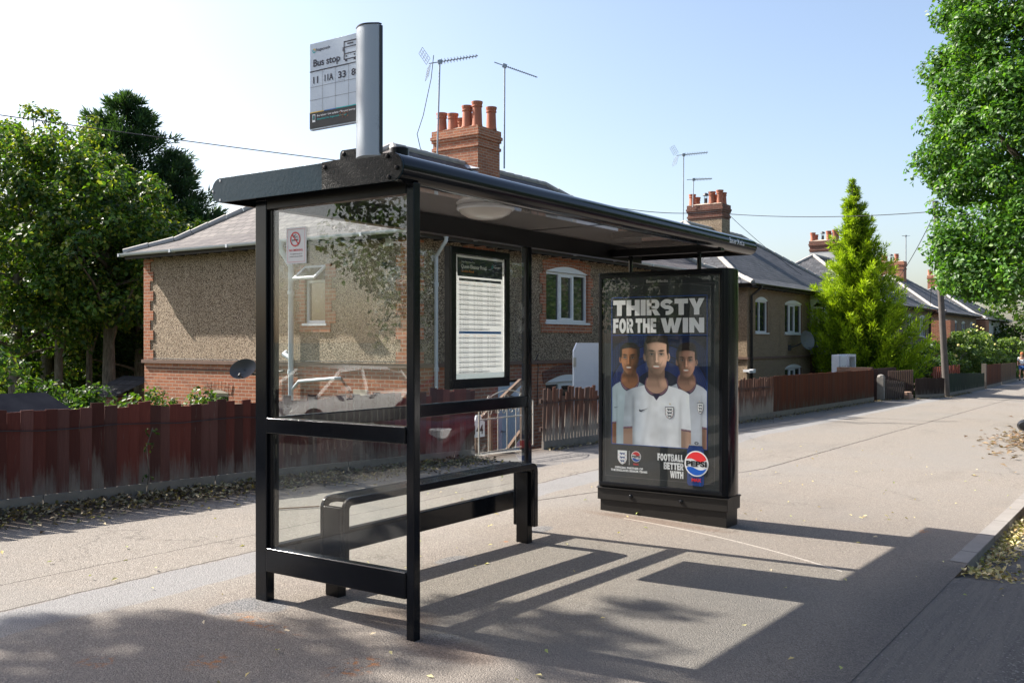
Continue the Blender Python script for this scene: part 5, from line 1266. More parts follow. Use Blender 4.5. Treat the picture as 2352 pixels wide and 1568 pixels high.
# ------------------------------------------------------------------ fences
def fence(name, label, x0, x1, mat, bw=.115, h=.93, hv=.03, lean=0.0, yoff=0, cat='fence', rails=True, gravel=True, posts=(), wire=None, gap=.004, lap=True, skip=(), hfun=None, y=None, grp='wooden front garden fences along the pavement', broken=0.0):
    yf = (lambda x: y) if y is not None else (lambda x: fy(x) + yoff)
    t = thing(name, label, cat, ((x0 + x1) / 2, yf((x0 + x1) / 2), gz((x0 + x1) / 2, yf((x0 + x1) / 2))), grp)
    m = MB(); m.hasc = True; x = x0
    rd = random.Random(int(x0 * 100)); hh_ = 0; ln = lean
    while x < x1 - .02:
        w_ = bw * rd.uniform(.85, 1.12); w_ = min(w_, x1 - x)
        if not any(a < x < b for a, b in skip):
            hh_ = h + rd.uniform(-hv, hv) + (hfun(x) if hfun else 0)
            if rd.random() < broken: hh_ -= rd.uniform(.03, .10)
            ya, yb_ = yf(x), yf(x + w_); zb_ = gz(x, ya) + (.10 if gravel else .02); tz = gz(x, ya) + hh_
            off1 = (.0, .020) if lap else (0, 0)
            cr, cw = rd.random(), rd.random(); s_ = ln + rd.uniform(-1, 1) * abs(lean) * .6 + rd.uniform(-.008, .008)
            d = .016; rows = 6; base = len(m.v); vs = []; cs = []
            jag = rd.uniform(-.012, .012)
            for k in range(rows + 1):
                f_ = k / rows; z = zb_ + (tz - zb_) * f_; sx2 = s_ * (z - zb_)
                zr = z + (jag if k == rows else 0)
                vs += [(x + sx2, ya + off1[1] - d, z), (x + w_ - gap + sx2, yb_ + off1[0] - d, zr), (x + w_ - gap + sx2, yb_ + off1[0], zr), (x + sx2, ya + off1[1], z)]
                cs += [(cr, f_, cw)] * 4
            fs = [(0, 3, 2, 1)] + [(4 * rows, 4 * rows + 1, 4 * rows + 2, 4 * rows + 3)]
            for k in range(rows):
                for j in range(4): fs.append((4 * k + j, 4 * k + (j + 1) % 4, 4 * k + 4 + (j + 1) % 4, 4 * k + 4 + j))
            m.add(vs, fs); m.c[base:] = cs
        x += w_
    m.build('boards', mat, t)
    if rails:
        m = MB(); xs = np.arange(x0, x1 + .01, min(1.5, (x1 - x0) / 2))
        for a, b in zip(xs, xs[1:]):
            for zz in (.30, h - .18): m.bar((a, yf(a) + .035, gz(a, yf(a)) + zz), (b, yf(b) + .035, gz(b, yf(b)) + zz), .035, .06)
        m.build('rails', M['fencedarkp'], t)
    if gravel:
        m = MB(); xs = list(np.arange(x0, x1, 1.8)) + [x1]
        for a, b in zip(xs, xs[1:]): m.bar((a, yf(a) - .012, gz(a, yf(a)) + .05), (b - .01, yf(b) - .012, gz(b, yf(b)) + .05), .035, .15)
        m.build('gravel_board', M['gravelboard'], t)
    for px in posts:
        m = MB(); z = gz(px, yf(px)); m.box(px - .05, px + .05, yf(px) + .02, yf(px) + .12, z - .1, z + h + .02); m.build('post', M['concretepost'], t, bevel=.008)
    if wire:
        m = MB(); pts = [(x_, yf(x_) - .028, gz(x_, yf(x_)) + wire + .012 * math.sin(x_ * 5)) for x_ in np.arange(x0, x1, .35)]; m.tube(pts, .0045, 5); m.build('fence_wire', M['wire'], t)
    return t
M['fencedarkp'] = plain('dark_fence_rail', (.06, .035, .028), .85)
fence('board_fence', 'dark red wooden fence with worn grey board feet left of the shelter', -8, 10.42, M['fencered'], .112, .92, .038, .012, wire=.70, posts=(), gap=.007, broken=.08, hfun=lambda x: -.02 * math.sin(x * 1.1) - (.05 if x < 5 else .05 * max(0, 1 - (x - 5) / 3)))
fence('board_fence', 'old leaning brown picket-like fence with gaps, between gate and advert', 12.02, 21.25, M['fenceold'], .085, .90, .03, .07, gap=.012, lap=False, wire=.70, posts=(), broken=.1)
fence('board_fence', 'red-brown closely boarded fence right of the advert', 21.3, 30.3, M['fencebrown'], .062, .93, .006, 0, lap=True, hfun=lambda x: .02 * (x - 21) / 9)
fence('board_fence', 'dark brown low fence left of the leaning pole', 33.2, 35.3, M['fencedark'], .09, .66, .02, .03)
fence('board_fence', 'dark green boarded fence right of the leaning pole', 35.7, 44.3, M['fencegreen'], .12, .80, .015, 0, hfun=lambda x: -.14 * (x - 35.7) / 8.6)
fence('board_fence', 'dark red-brown fence panel far down the street', 45.0, 50.8, M['fencebrown'], .14, 1.0, .01, 0)
fence('board_fence', 'pale brown fence panel at the far end by the walking person', 51.0, 58.5, M['fenceplain'], .14, .98, .02, 0)
for x in (44.6,):
    m = MB(); m.box(x - .08, x + .10, fy(x) - .05, fy(x) + .12, gz(x, 6.4) - .05, gz(x, 6.4) + 1.06)
    tag(m.build('gate_post', M['fenceplain']), 'pale brown post at the end of the green fence', 'post')
# red picket gate behind
t = thing('picket_fence', 'short red picket fence above the dark green fence', 'fence', (43, 7.6, gz(43, 7.6)))
m = MB(); x = 39.9
while x < 45.4: m.box(x, x + .20, 7.55, 7.58, -.35, .63); x += .42
m.box(39.8, 45.4, 7.585, 7.62, .30, .40); m.build('pickets', plain('red_picket_paint', (.30, .07, .04), .7), t)

# iron gate with scrolls, number board, handrail, brick pier
gx0, gx1 = 10.55, 11.90; gy_ = 7.80; g0 = gz(11.2, gy_)
t = thing('iron_gate', 'cream wrought iron gate with scrolled top in the fence gap', 'gate', (11.2, gy_, g0))
m = MB()
for x in np.linspace(gx0, gx1, 7): m.tube([(x, gy_, g0 + .06), (x, gy_, g0 + .72)], .007 if gx0 < x < gx1 else .012, 6)
for z in (.06, .52, .72): m.bar((gx0, gy_, g0 + z), (gx1, gy_, g0 + z), .012, .018)
def scroll(m, cx, cz, r, s_, turns=1.5):
    pts = [(cx + s_ * r * (1 - i / 30) * math.cos(turns * 2 * math.pi * i / 30), gy_, cz + r * (1 - i / 30) * math.sin(turns * 2 * math.pi * i / 30)) for i in range(28)]
    m.tube(pts, .005, 5)
for k in range(4):
    cx = gx0 + .17 + k * .34; scroll(m, cx - .06, g0 + .62, .075, 1); scroll(m, cx + .08, g0 + .62, .075, -1)
for k in range(3): scroll(m, gx0 + .25 + k * .4, g0 + .79, .06, 1 if k % 2 else -1)
m.tube([(gx0 + (gx1 - gx0) * i / 16, gy_, g0 + .72 + .18 * math.sin(math.pi * i / 16)) for i in range(17)], .007, 6)
m.build('ironwork', M['ironwhite'], t, smooth=True)
t = thing('number_board', 'small white house number board 144 seen through the gate', 'house number', (11.15, 8.35, .2))
m = MB(); m.prism([(0, 0), (.30, 0), (.30, .22), (.24, .24), (.20, .32), (.10, .32), (.06, .24), (0, .22)], (11.04, 8.28, .22), XP, ZP, YP, .02); m.build('board', M['whitepanel'], t)
A = Art((11.04, 8.2795, .54), XP, ZP, (0, -1, 0)); A.text('144', .15, .14, .22, .13, INK['black'], 1, .03, 'C'); A.build('number', t)
m = MB(); m.box(11.15, 11.20, 8.30, 8.34, -.4, .24); m.build('stake', M['handrail'], t)
t = thing('handrail', 'rough timber handrail going down the steps behind the iron gate', 'handrail', (12, 9, -.6))
m = MB(); m.bar((10.75, 8.5, .05), (13.2, 8.9, .95), .05, .09); m.bar((11.3, 8.5, -.75), (13.2, 8.9, .10), .05, .09); m.build('rail', M['handrail'], t)
for px, z in ((11.15, .2), (12.1, .5), (13.0, .85)):
    m = MB(); m.box(px, px + .06, 8.72, 8.78, -1.0, z); m.build('post', M['handrail'], t)
m = MB(); m.box(10.15, 10.50, 8.3, 8.7, -1.1, .35); tag(m.build('brick_pier', M['brickdark']), 'brown brick pier just inside the iron gate', 'brick pier')
m = MB()
for k in range(6): m.box(10.55, 11.95, 8.0 + .32 * k, 8.32 + .32 * k, -1.3, -.02 - .19 * k)
tag(m.build('steps', M['concretepost']), 'concrete steps down behind the iron gate', 'steps')
m = MB(); m.prism([(0, 0), (.22, .05), (.22, .36), (.16, .30), (.04, .22), (0, .15)], (10.0, 8.28, .62), XP, ZP, YP, .012)
tag(m.build('fish_ornament', plain('pale_green_glaze', (.30, .42, .38), .4)), 'small pale green fish ornament above the red fence', 'ornament')

# white board leaning in the front garden
t = thing('white_board', 'tall white board with cut corner standing behind the leaning fence', 'board', (15.9, 9.0, -.8))
m = MB(); m.prism([(0, 0), (0, 2.32), (.12, 2.47), (1.7, 2.47), (1.7, 0)], (15.1, 9.0, -.88), XP, ZP, YP, .03); m.build('panel', M['whitepanel'], t)
m = MB(); m.box(15.06, 15.16, 8.985, 8.999, 1.15, 1.32)
for z in (.3, .8, 1.45): m.lathe([(.012, 0), (.01, .006)], (15.13, 8.999, z), (0, -1, 0), 8)
m.build('hinge', M['chrome'], t)
# discarded white cabinets
m = MB(); m.box(31.15, 31.95, 8.7, 8.95, -.9, 1.20); m.box(31.17, 31.93, 8.67, 8.699, -.85, 1.16); tag(m.build('cabinet', M['whitepanel'], bevel=.02), 'tall white fridge-like cabinet in front of the golden conifer', 'cabinet')
t = thing('open_cabinet', 'open white cabinet with dark shelf beside the tall white one', 'cabinet', (33.3, 9, -.9))
m = MB(); m.box(32.22, 32.30, 8.7, 9.0, -.9, 1.20); m.box(33.02, 33.10, 8.7, 9.0, -.9, 1.20); m.box(32.30, 33.02, 8.7, 9.0, 1.12, 1.20); m.box(32.30, 33.02, 8.95, 9.0, -.9, 1.12); m.build('case', M['whitepanel'], t)
m = MB(); m.box(32.4, 32.9, 8.85, 8.94, .2, 1.05); m.build('back_panel', plain('dark_blue_panel', (.10, .14, .20), .5), t)
m = MB(); m.box(32.30, 33.02, 8.75, 8.84, .55, .66); m.build('shelf', M['concretepost'], t)

# gate group between the fences
zz = gz(31, 7.45)
m = MB(); m.box(30.95, 31.17, 7.30, 7.50, zz - .05, zz + .72); m.lathe([(.12, 0), (.10, .05), (.03, .08)], (31.06, 7.40, zz + .72), (0, 0, 1), 8)
tag(m.build('gate_post', M['concretepost'], bevel=.01), 'grey concrete gate post beside the dark wooden gate', 'post')
t = thing('wooden_gate', 'low dark brown wooden gate between posts', 'gate', (31.9, 7.2, zz))
m = MB()
for k in range(9):
    x = 31.22 + .15 * k; m.obox((x, 7.28 - .03 * k, zz + .33 - .012 * k), (.06, -.01, 0), (0, .012, 0), (.01, 0, .29 + .015 * (k % 2)))
m.bar((31.2, 7.32, zz + .15), (32.5, 7.06, zz + .10), .03, .07); m.bar((31.2, 7.32, zz + .50), (32.5, 7.06, zz + .45), .03, .07); m.build('slats', plain('dark_gate_wood', (.04, .028, .024), .8, var=.4), t)
t = thing('brown_garden_wall', 'brown painted brick wall with board gate behind the wooden gate', 'wall', (32, 8.6, -.3))
m = MB(); m.box(30.6, 33.4, 8.5, 8.7, -.6, .66); m.box(33.5, 36.2, 8.1, 8.3, -.6, .70); m.box(30.5, 30.75, 7.55, 8.6, -.4, .82); m.build('wall', M['brickwall'], t)
m = MB(); 
for k in range(14): m.box(33.0 + .13 * k, 33.12 + .13 * k, 7.62 - .03 * k, 7.65 - .03 * k, -.22, .66)
m.build('boards', plain('brown_painted_board', (.10, .06, .045), .8, var=.25), t)
m = MB(); m.box(31.2, 32.6, 8.15, 8.22, .35, .45); m.build('beam', plain('grey_beam', (.12, .10, .09), .8), t)
t = thing('brick_planter', 'small pale brick planter with a yellow plant by the gate', 'planter', (32.7, 6.9, zz))
m = MB(); m.box(32.45, 32.95, 6.85, 7.1, zz - .03, zz + .10); m.box(32.50, 32.90, 6.88, 7.08, zz + .101, zz + .2); m.build('blocks', plain('pale_brick_block', (.34, .22, .16), .9, var=.3), t, bevel=.01)
# scroll ironwork above the brown fence
m = MB(); gy_ = 8.2
for k in range(5):
    g0 = .80; scroll(m, 29.4 + .30 * k, g0, .10, 1 if k % 2 else -1, 1.3)
m.tube([(29.1, 8.2, .72), (30.9, 8.2, .72)], .012, 6)
tag(m.build('iron_scrollwork', M['gutterblack']), 'black iron scrollwork behind the end of the brown fence', 'ironwork')

# leaning telegraph pole and its wires
pz = gz(35.5, 6.3)
t = thing('telegraph_pole', 'tall grey leaning wooden telegraph pole at the fence', 'pole', (35.55, 6.32, pz))
ptop = Vector((35.0, 6.56, 6.35))
m = MB(); m.tube([(35.62, 6.32, pz - .1), tuple((Vector((35.62, 6.32, pz)) * .5 + ptop * .5)), tuple(ptop)], [.115, .10, .08], 14); m.build('pole', M['polewood'], t, smooth=True)
m = MB(); m.tube([tuple(ptop - ZP * .2), tuple(ptop + ZP * .05)], .10, 12); m.bar(ptop + Vector((-.3, 0, -.4)), ptop + Vector((.3, 0, -.4)), .06, .08); m.build('pole_cap', M['aerialdark'], t)
def wire(label, a, b, sag, r=.013):
    a = Vector(a); b = Vector(b); m = MB()
    m.tube([a + (b - a) * (i / 16) - ZP * sag * 4 * (i / 16) * (1 - i / 16) for i in range(17)], r, 6); tag(m.build('overhead_wire', M['wire']), label, 'wire', 'overhead telephone wires')
wire('overhead wire from the pole to the pebbledash chimney', ptop - ZP * .3, (37.3, 14.9, 6.85), .15)
wire('overhead wire crossing from the pebbledash chimney to the nearest house', (36.9, 15.2, 6.95), (22.0, 13.5, 5.55), .25, .012)
wire('overhead wire above the trees on the left', (20.0, 15.9, 6.10), (3.0, 22.5, 6.55), .12, .011)
wire('overhead wire dropping from the pole to the third house', ptop - ZP * .3, (48.5, 11.4, 3.9), .3, .012)
wire('overhead wire falling from the pole down the street', ptop - ZP * .3, (58.5, 11.3, 3.2), .4, .012)
wire('short wire from the pebbledash chimney down to its roof', (37.9, 15.1, 6.9), (39.6, 12.6, 4.4), .1, .010)

# shed, far pale house, hedge
t = thing('garden_shed', 'low black felt roofed shed behind the red fence', 'shed', (4.5, 10.5, -1.1))
m = MB(); m.add([(1.2, 9.6, .50), (6.3, 9.6, .50), (6.0, 10.6, 1.03), (1.2, 10.6, 1.07), (1.2, 9.6, .44), (6.3, 9.6, .44), (6.0, 10.6, .97), (1.2, 10.6, 1.01)], [(0, 1, 2, 3), (7, 6, 5, 4), (0, 4, 5, 1), (1, 5, 6, 2), (2, 6, 7, 3), (3, 7, 4, 0)]); m.build('roof', M['felt'], t)
m = MB(); m.box(1.3, 5.95, 9.7, 10.6, -1.2, .45); m.build('walls', plain('brown_shed_boards', (.09, .05, .035), .85, var=.3), t)
t = thing('pale_house', 'pale house glimpsed through the trees on the left', 'house', (22, 42, -1.3))
m = MB(); m.box(10, 31, 40, 47, -1.3, 4.0); m.build('wall', M['bluewhite'], t)
m = MB(); hiproof(m, 10, 31, 40, 47, 4.0, 6.2); m.build('roof', M['slatedark'], t)
for x in (12, 16, 20, 24, 28): addwin(t, 'y', 40, -1, x, x + 1.6, 2.0, 3.1, [.5], 0, setb=-.01); addwin(t, 'y', 40, -1, x, x + 1.6, -.6, .6, [.5], 0, setb=-.01)
t = thing('garage_roof', 'small grey slate lean-to roof at the edge of the nearest house', 'outbuilding', (13.5, 21.5, -.5))
m = MB(); m.add([(13.3, 20.6, .30), (14.5, 20.6, .75), (14.5, 22, .75), (13.3, 22, .30)], [(0, 1, 2, 3), (3, 2, 1, 0)]); m.build('roof', M['slatedark'], t)
m = MB(); m.box(13.4, 14.4, 20.7, 21.9, -1.3, .28); m.build('walls', M['brickdark'], t)

# ------------------------------------------------------------------ trees
def orient(nrm):
    """tangent frames for normals (n,3)"""
    a = np.where(np.abs(nrm[:, 2:3]) < .9, np.array([[0, 0, 1.]]), np.array([[1., 0, 0]]))
    t = np.cross(nrm, a); t /= np.linalg.norm(t, axis=1, keepdims=True) + 1e-9
    b = np.cross(nrm, t); return t, b
def leafgeo(P, N, size, aspect=.62, droop=0, cols=None, colmix=None, lob=True):
    n = len(P); N = N / (np.linalg.norm(N, axis=1, keepdims=True) + 1e-9)
    t, b = orient(N); ang = rng.uniform(0, 2 * np.pi, (n, 1)); d = t * np.cos(ang) + b * np.sin(ang); s_ = np.cross(N, d)
    L = size * rng.uniform(.65, 1.25, (n, 1)); W = L * aspect * .5; fold = N * L * .13
    base = P; tip = P + d * L
    l = P + d * L * .55 + s_ * W + fold; r = P + d * L * .55 - s_ * W + fold
    V = np.stack([base, l, tip, r], 1).reshape(-1, 3)
    i = np.arange(n)[:, None] * 4
    F = np.concatenate([i + np.array([[0, 2, 1]]), i + np.array([[0, 3, 2]])], 0)
    pal = np.array(cols); k = rng.choice(len(pal), n, p=colmix); C = pal[k] * rng.uniform(.72, 1.28, (n, 1))
    C = np.repeat(C, 4, 0); return V, F, C
def clusters(centres, radii, per, size, cols, mix, flat_=.7, up=.45, jit=.8, aspect=.62):
    """leaves on the outer shell of each clump"""
    c = np.repeat(centres, per, 0); r = np.repeat(radii, per)[:, None]
    v = rng.normal(size=c.shape); v /= np.linalg.norm(v, axis=1, keepdims=True)
    rad = rng.uniform(.35, 1.0, (len(c), 1)) ** .45
    P = c + v * r * rad * np.array([[1, 1, flat_]])
    N = v * .7 + np.array([[0, 0, up]]) + rng.normal(size=c.shape) * jit * .5
    return leafgeo(P, N, size, aspect, cols=cols, colmix=mix)
def limbs(mb, base, crown_pts, r0, split=.35, seg=5):
    base = Vector(base)
    for p in crown_pts:
        p = Vector(p); st = base; d = p - st; pts = []
        for i in range(seg + 1):
            f_ = i / seg; q_ = st + Vector((d.x * f_ ** 1.3, d.y * f_ ** 1.3, d.z * f_ ** .85)); q_ += Vector((random.uniform(-1, 1), random.uniform(-1, 1), 0)) * .06 * d.length * f_ * (1 - f_); pts.append(q_)
        mb.tube(pts, [r0 * (1 - .85 * i / seg) for i in range(seg + 1)], 7)
GREEN = [(.045, .095, .018), (.065, .135, .022), (.035, .070, .020), (.12, .17, .03), (.10, .12, .025)]
MAPLE = [(.058, .12, .021), (.088, .165, .024), (.032, .072, .020), (.22, .26, .04), (.15, .16, .033)]
def envelope_tree(name, label, base, axis_top, trunk_r, env, nclump, cr, per, size, cols, mix, limbn=14, surf=.62, group=None, ztrunk=None, holes=.0, flat_=.75, extra=None):
    """env(z 0..1) -> radius; clumps scattered in the crown volume, biased outwards"""
    t = thing(name, label, 'tree', base, group)
    b = np.array(base, float); top = np.array(axis_top, float)
    cs = []
    z0, z1 = env['z0'], env['z1']
    while len(cs) < nclump:
        f_ = rng.uniform(0, 1); R_ = env['r'](f_)
        if rng.uniform() > (R_ / env['rmax']): continue
        th = rng.uniform(0, 2 * np.pi); rr_ = R_ * (surf + (1 - surf) * rng.uniform() ** .5) if rng.uniform() < .82 else R_ * rng.uniform(0, surf)
        zc = z0 + (z1 - z0) * f_; ax_ = b + (top - b) * ((zc - b[2]) / (top[2] - b[2]))
        wv = 1 + env.get('wob', 1) * (.13 * math.sin(3 * th + f_ * 9) + .08 * math.sin(7 * th - f_ * 17))
        cs.append((ax_[0] + math.cos(th) * rr_ * wv * env.get('sx', 1), ax_[1] + math.sin(th) * rr_ * wv * env.get('sy', 1), zc))
    cs = np.array(cs)
    if extra is not None: cs = np.concatenate([cs, np.array(extra)])
    rad = rng.uniform(cr * .65, cr * 1.25, len(cs))
    V, F, C = clusters(cs, rad, per, size, cols, mix, flat_)
    npmesh('crown', V, F, M['leaf'], t, C)
    m = MB(); zt_ = z0 + (z1 - z0) * .82
    axp = lambda z: tuple(b + (top - b) * ((z - b[2]) / (top[2] - b[2])))
    m.tube([(b[0], b[1], b[2] - .1), axp(b[2] + (zt_ - b[2]) * .3), axp(b[2] + (zt_ - b[2]) * .6), axp(zt_)], [trunk_r * 1.15, trunk_r, trunk_r * .7, trunk_r * .15], 12)
    m.build('trunk', M['bark'], t, smooth=True)
    m = MB(); ids = rng.choice(len(cs), min(limbn, len(cs)), replace=False)
    for i in ids:
        z = max(b[2] + .5, min(cs[i][2] - .5, b[2] + (zt_ - b[2]) * random.uniform(.3, .85))); limbs(m, axp(z), [cs[i]], trunk_r * .38)
    m.build('limbs', M['bark'], t, smooth=True)
    return t
# large broadleaf at the right edge
gb = gz(24.9, 2.3)
def rbig(f_): return 2.48 * (min(1, .90 + .10 * (f_ / .28) ** .8) if f_ < .28 else 1 - .03 * ((f_ - .28) / .72) ** 1.3)
envelope_tree('oak_tree', 'huge dense green broadleaf tree filling the right edge over the pavement', (24.9, 2.15, gb), (25.1, 2.2, 14), .30,
    dict(wob=.4, z0=2.72, z1=13.2, r=rbig, rmax=2.48), 860, .50, 230, .118, [(.050, .130, .022), (.080, .190, .028), (.030, .078, .020), (.15, .27, .04), (.08, .15, .06)], [.32, .29, .20, .12, .07], 14, .60)
# left group of maples
LG = 'broadleaf trees behind the red fence'
def dome(f_): return math.sin(math.pi * (.16 + .78 * f_)) ** .7
def maple(label, x, y, z0, z1, r, n_, tr, lean=0, per=110, cols=MAPLE, mix=(.3, .27, .23, .12, .08)):
    g = -1.25
    envelope_tree('maple_tree', label, (x, y, g), (x + lean, y, z1), tr, dict(z0=z0, z1=z1, r=lambda f_: r * dome(f_), rmax=r), int(n_ * .92), .45, per, .15, cols, list(mix), 16, .70, LG)
def ray(u_): l = (u_ - 1176) / 2197; return np.array([.8241 + l * .5664, .5664 - l * .8241])
def mp(label, u_, d_, z0, z1, r, n_, tr, lean=0, cols=MAPLE, mix=(.3, .27, .23, .12, .08)):
    x, y = ray(u_) * d_; maple(label, x, y, z0, z1, r, n_, tr, lean, 120, cols, mix)
mp('broadleaf tree with a slim bare trunk nearest the dark shed', 135, 27, 2.2, 7.2, 2.7, 130, .11)
mp('broadleaf tree at the far left edge with a forked dark trunk', 30, 27, 1.4, 7.8, 3.0, 170, .16, .3)
mp('thin-trunked tree between the slim tree and the thick one', 205, 28, 2.3, 6.9, 2.2, 100, .085)
mp('tree with a thick pale trunk close to the nearest house', 250, 27, 2.2, 6.4, 2.6, 130, .17)
mp('leafy tree whose crown touches the corner of the nearest house', 320, 30, .6, 5.8, 2.8, 160, .15)
mp('broad tree just above the left end of the slate roof', 345, 31, 2.5, 5.9, 2.7, 150, .13)
mp('tall yellow-tinged tree rising behind the others on the left', 110, 31, 3.2, 9.0, 3.0, 140, .2, 0, MAPLE, (.22, .25, .13, .25, .15))
mp('dark leafy tree low behind the thin trunks on the left', 60, 34, -.3, 4.6, 3.4, 140, .15, 0, GREEN, (.4, .2, .4, 0, 0))
mp('dark leafy tree filling the gap behind the thick trunk', 270, 35, -.5, 5.8, 3.6, 150, .15, 0, GREEN, (.4, .2, .4, 0, 0))
# shade tree left of the picture: its clumps throw the dappled shade over the foreground
def lift(gx, gyy, h): return (gx - .226 * h, gyy + 1.13 * h, h + gz(gx, gyy))
sp = []
for gx, gyy, h, k in ((2.93, 5.12, 8.5, 3), (2.6, 4.5, 8.4, 6), (3.25, 4.35, 8.0, 6), (3.0, 3.9, 7.6, 8), (3.45, 4.0, 8.2, 5), (2.7, 3.7, 8.8, 7), (3.3, 3.4, 8.0, 7), (4.45, 3.45, 8.4, 4), (4.72, 2.85, 8.3, 5), (4.35, 2.75, 8.8, 4), (3.7, 3.15, 9.2, 3), (4.1, 2.4, 9.4, 3), (2.2, 4.2, 8.8, 8), (1.8, 3.4, 9, 8), (2.2, 3.0, 9.3, 10), (1.2, 4.0, 9, 8), (1.5, 2.4, 9.4, 8), (3.0, 2.6, 9.6, 6), (0.4, 3.2, 9.2, 9)):
    for _ in range(max(1, int(k * .55 + .5))): sp.append(lift(gx + random.gauss(0, .17), gyy + random.gauss(0, .11), h + random.uniform(-.4, .4)))
for _ in range(4): sp.append((3.68 - .226 * 6 + random.gauss(0, .12), 3.62 + 1.13 * 6 + random.gauss(0, .2), 3.0 + 6 + random.gauss(0, .22)))
t = thing('shade_tree', 'street tree left of the shelter whose crown shades the foreground', 'tree', (-1.2, 12.2, -.3))
spn = np.array(sp); V, F, C = clusters(spn, rng.uniform(.18, .34, len(spn)), 85, .13, GREEN, [.3, .3, .2, .1, .1]); npmesh('crown', V, F, M['leaf'], t, C)
m = MB(); m.tube([(-1.2, 12.2, -1.3), (-.9, 12.4, 2.5), (-.2, 12.7, 5.5), (.6, 13.2, 8.0)], [.30, .26, .2, .1], 12); m.build('trunk', M['bark'], t, smooth=True)
m = MB()
for i in range(0, len(sp), 5): limbs(m, (-.2, 12.7, 5.5), [sp[i]], .05)
m.build('limbs', M['bark'], t, smooth=True)
# conifers
def conifer(name, label, base, ztop, zlow, rmax, nb, cols, mix, per=150, up=.55, size=.11, pw=.8, spr=.16, lean=(0, 0), cat='tree', jag=.25):
    t = thing(name, label, cat, base)
    b = np.array(base, float); Ps = []; Ns = []; Ds = []; K = []; SZ_ = []
    m = MB(); m.tube([(b[0], b[1], b[2] - .1), (b[0] + lean[0], b[1] + lean[1], ztop - .25)], [rmax * .07 + .03, .012], 10); m.build('trunk', M['bark'], t, smooth=True)
    m = MB(); H = ztop - zlow
    for i in range(nb):
        f_ = (i + rng.uniform()) / nb; f_ = 1 - (1 - f_) ** .78
        z = zlow + H * f_; L = (rmax * (1 - f_) ** pw + .04) * rng.uniform(1 - jag, 1 + jag * .7)
        L *= min(1, .72 + f_ * 3)
        th = rng.uniform(0, 2 * np.pi); hd = np.array([math.cos(th), math.sin(th), 0])
        st = np.array([b[0] + lean[0] * f_, b[1] + lean[1] * f_, z]); 
        n_ = int(per * (.35 + .65 * L / rmax)); s_ = rng.uniform(.12, 1, n_) ** .8
        pts = st + hd * (L * s_)[:, None] + np.array([0, 0, 1.]) * (up * L * s_ ** 1.8)[:, None]
        tang = hd + np.array([0, 0, 1.]) * (up * 1.8 * s_ ** .8)[:, None]; tang /= np.linalg.norm(tang, axis=1, keepdims=True)
        w_ = spr * L ** .6 * (1.15 - s_) + .03
        o = rng.normal(size=(n_, 3)); pts = pts + o * w_[:, None] * np.array([[1, 1, .6]])
        dr_ = tang * .9 + o * .55 + np.array([[0, 0, .25]]); Ps.append(pts); Ds.append(dr_); K.append(s_); SZ_.append(np.full(n_, min(1, .45 + L * .8)))
        if i % 3 == 0: m.tube([tuple(st), tuple(st + hd * L * .5 + np.array([0, 0, up * L * .29])), tuple(st + hd * L * .85 + np.array([0, 0, up * L * .75]))], [.022, .014, .005], 5)
    m.build('branches', M['bark'], t, smooth=True)
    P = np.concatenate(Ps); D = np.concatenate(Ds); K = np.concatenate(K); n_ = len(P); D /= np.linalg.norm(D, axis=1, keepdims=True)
    rv = rng.normal(size=(n_, 3)); S = np.cross(D, rv); S /= np.linalg.norm(S, axis=1, keepdims=True); L = size * rng.uniform(.6, 1.3, (n_, 1)) * np.concatenate(SZ_)[:, None]
    V = np.stack([P - S * L * .13, P + D * L, P + S * L * .13], 1).reshape(-1, 3); V2 = P[:, None] 
    i = np.arange(n_)[:, None] * 3; F = i + np.array([[0, 2, 1]])
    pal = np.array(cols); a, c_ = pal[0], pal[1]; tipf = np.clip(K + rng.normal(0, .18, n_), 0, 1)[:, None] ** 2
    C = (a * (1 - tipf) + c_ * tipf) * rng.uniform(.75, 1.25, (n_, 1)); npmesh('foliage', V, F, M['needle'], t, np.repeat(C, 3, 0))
    return t
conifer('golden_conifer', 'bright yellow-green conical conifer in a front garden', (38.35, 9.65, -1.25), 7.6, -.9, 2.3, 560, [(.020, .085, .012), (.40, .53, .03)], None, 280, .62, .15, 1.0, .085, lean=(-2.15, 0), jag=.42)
cx1 = ray(292) * 33; cx2 = ray(400) * 32
conifer('dark_conifer', 'tall dark green conifer behind the left trees', (cx1[0], cx1[1], -1.3), 10.2, .5, 4.3, 360, [(.020, .048, .022), (.050, .10, .042)], None, 300, .34, .22, .72, .22, jag=.38)
conifer('dark_conifer', 'dark conifer standing just above the left end of the slate roof', (cx2[0], cx2[1], -1.3), 8.0, .5, 2.7, 240, [(.018, .042, .022), (.045, .088, .042)], None, 260, .34, .22, .68, .20, jag=.35)

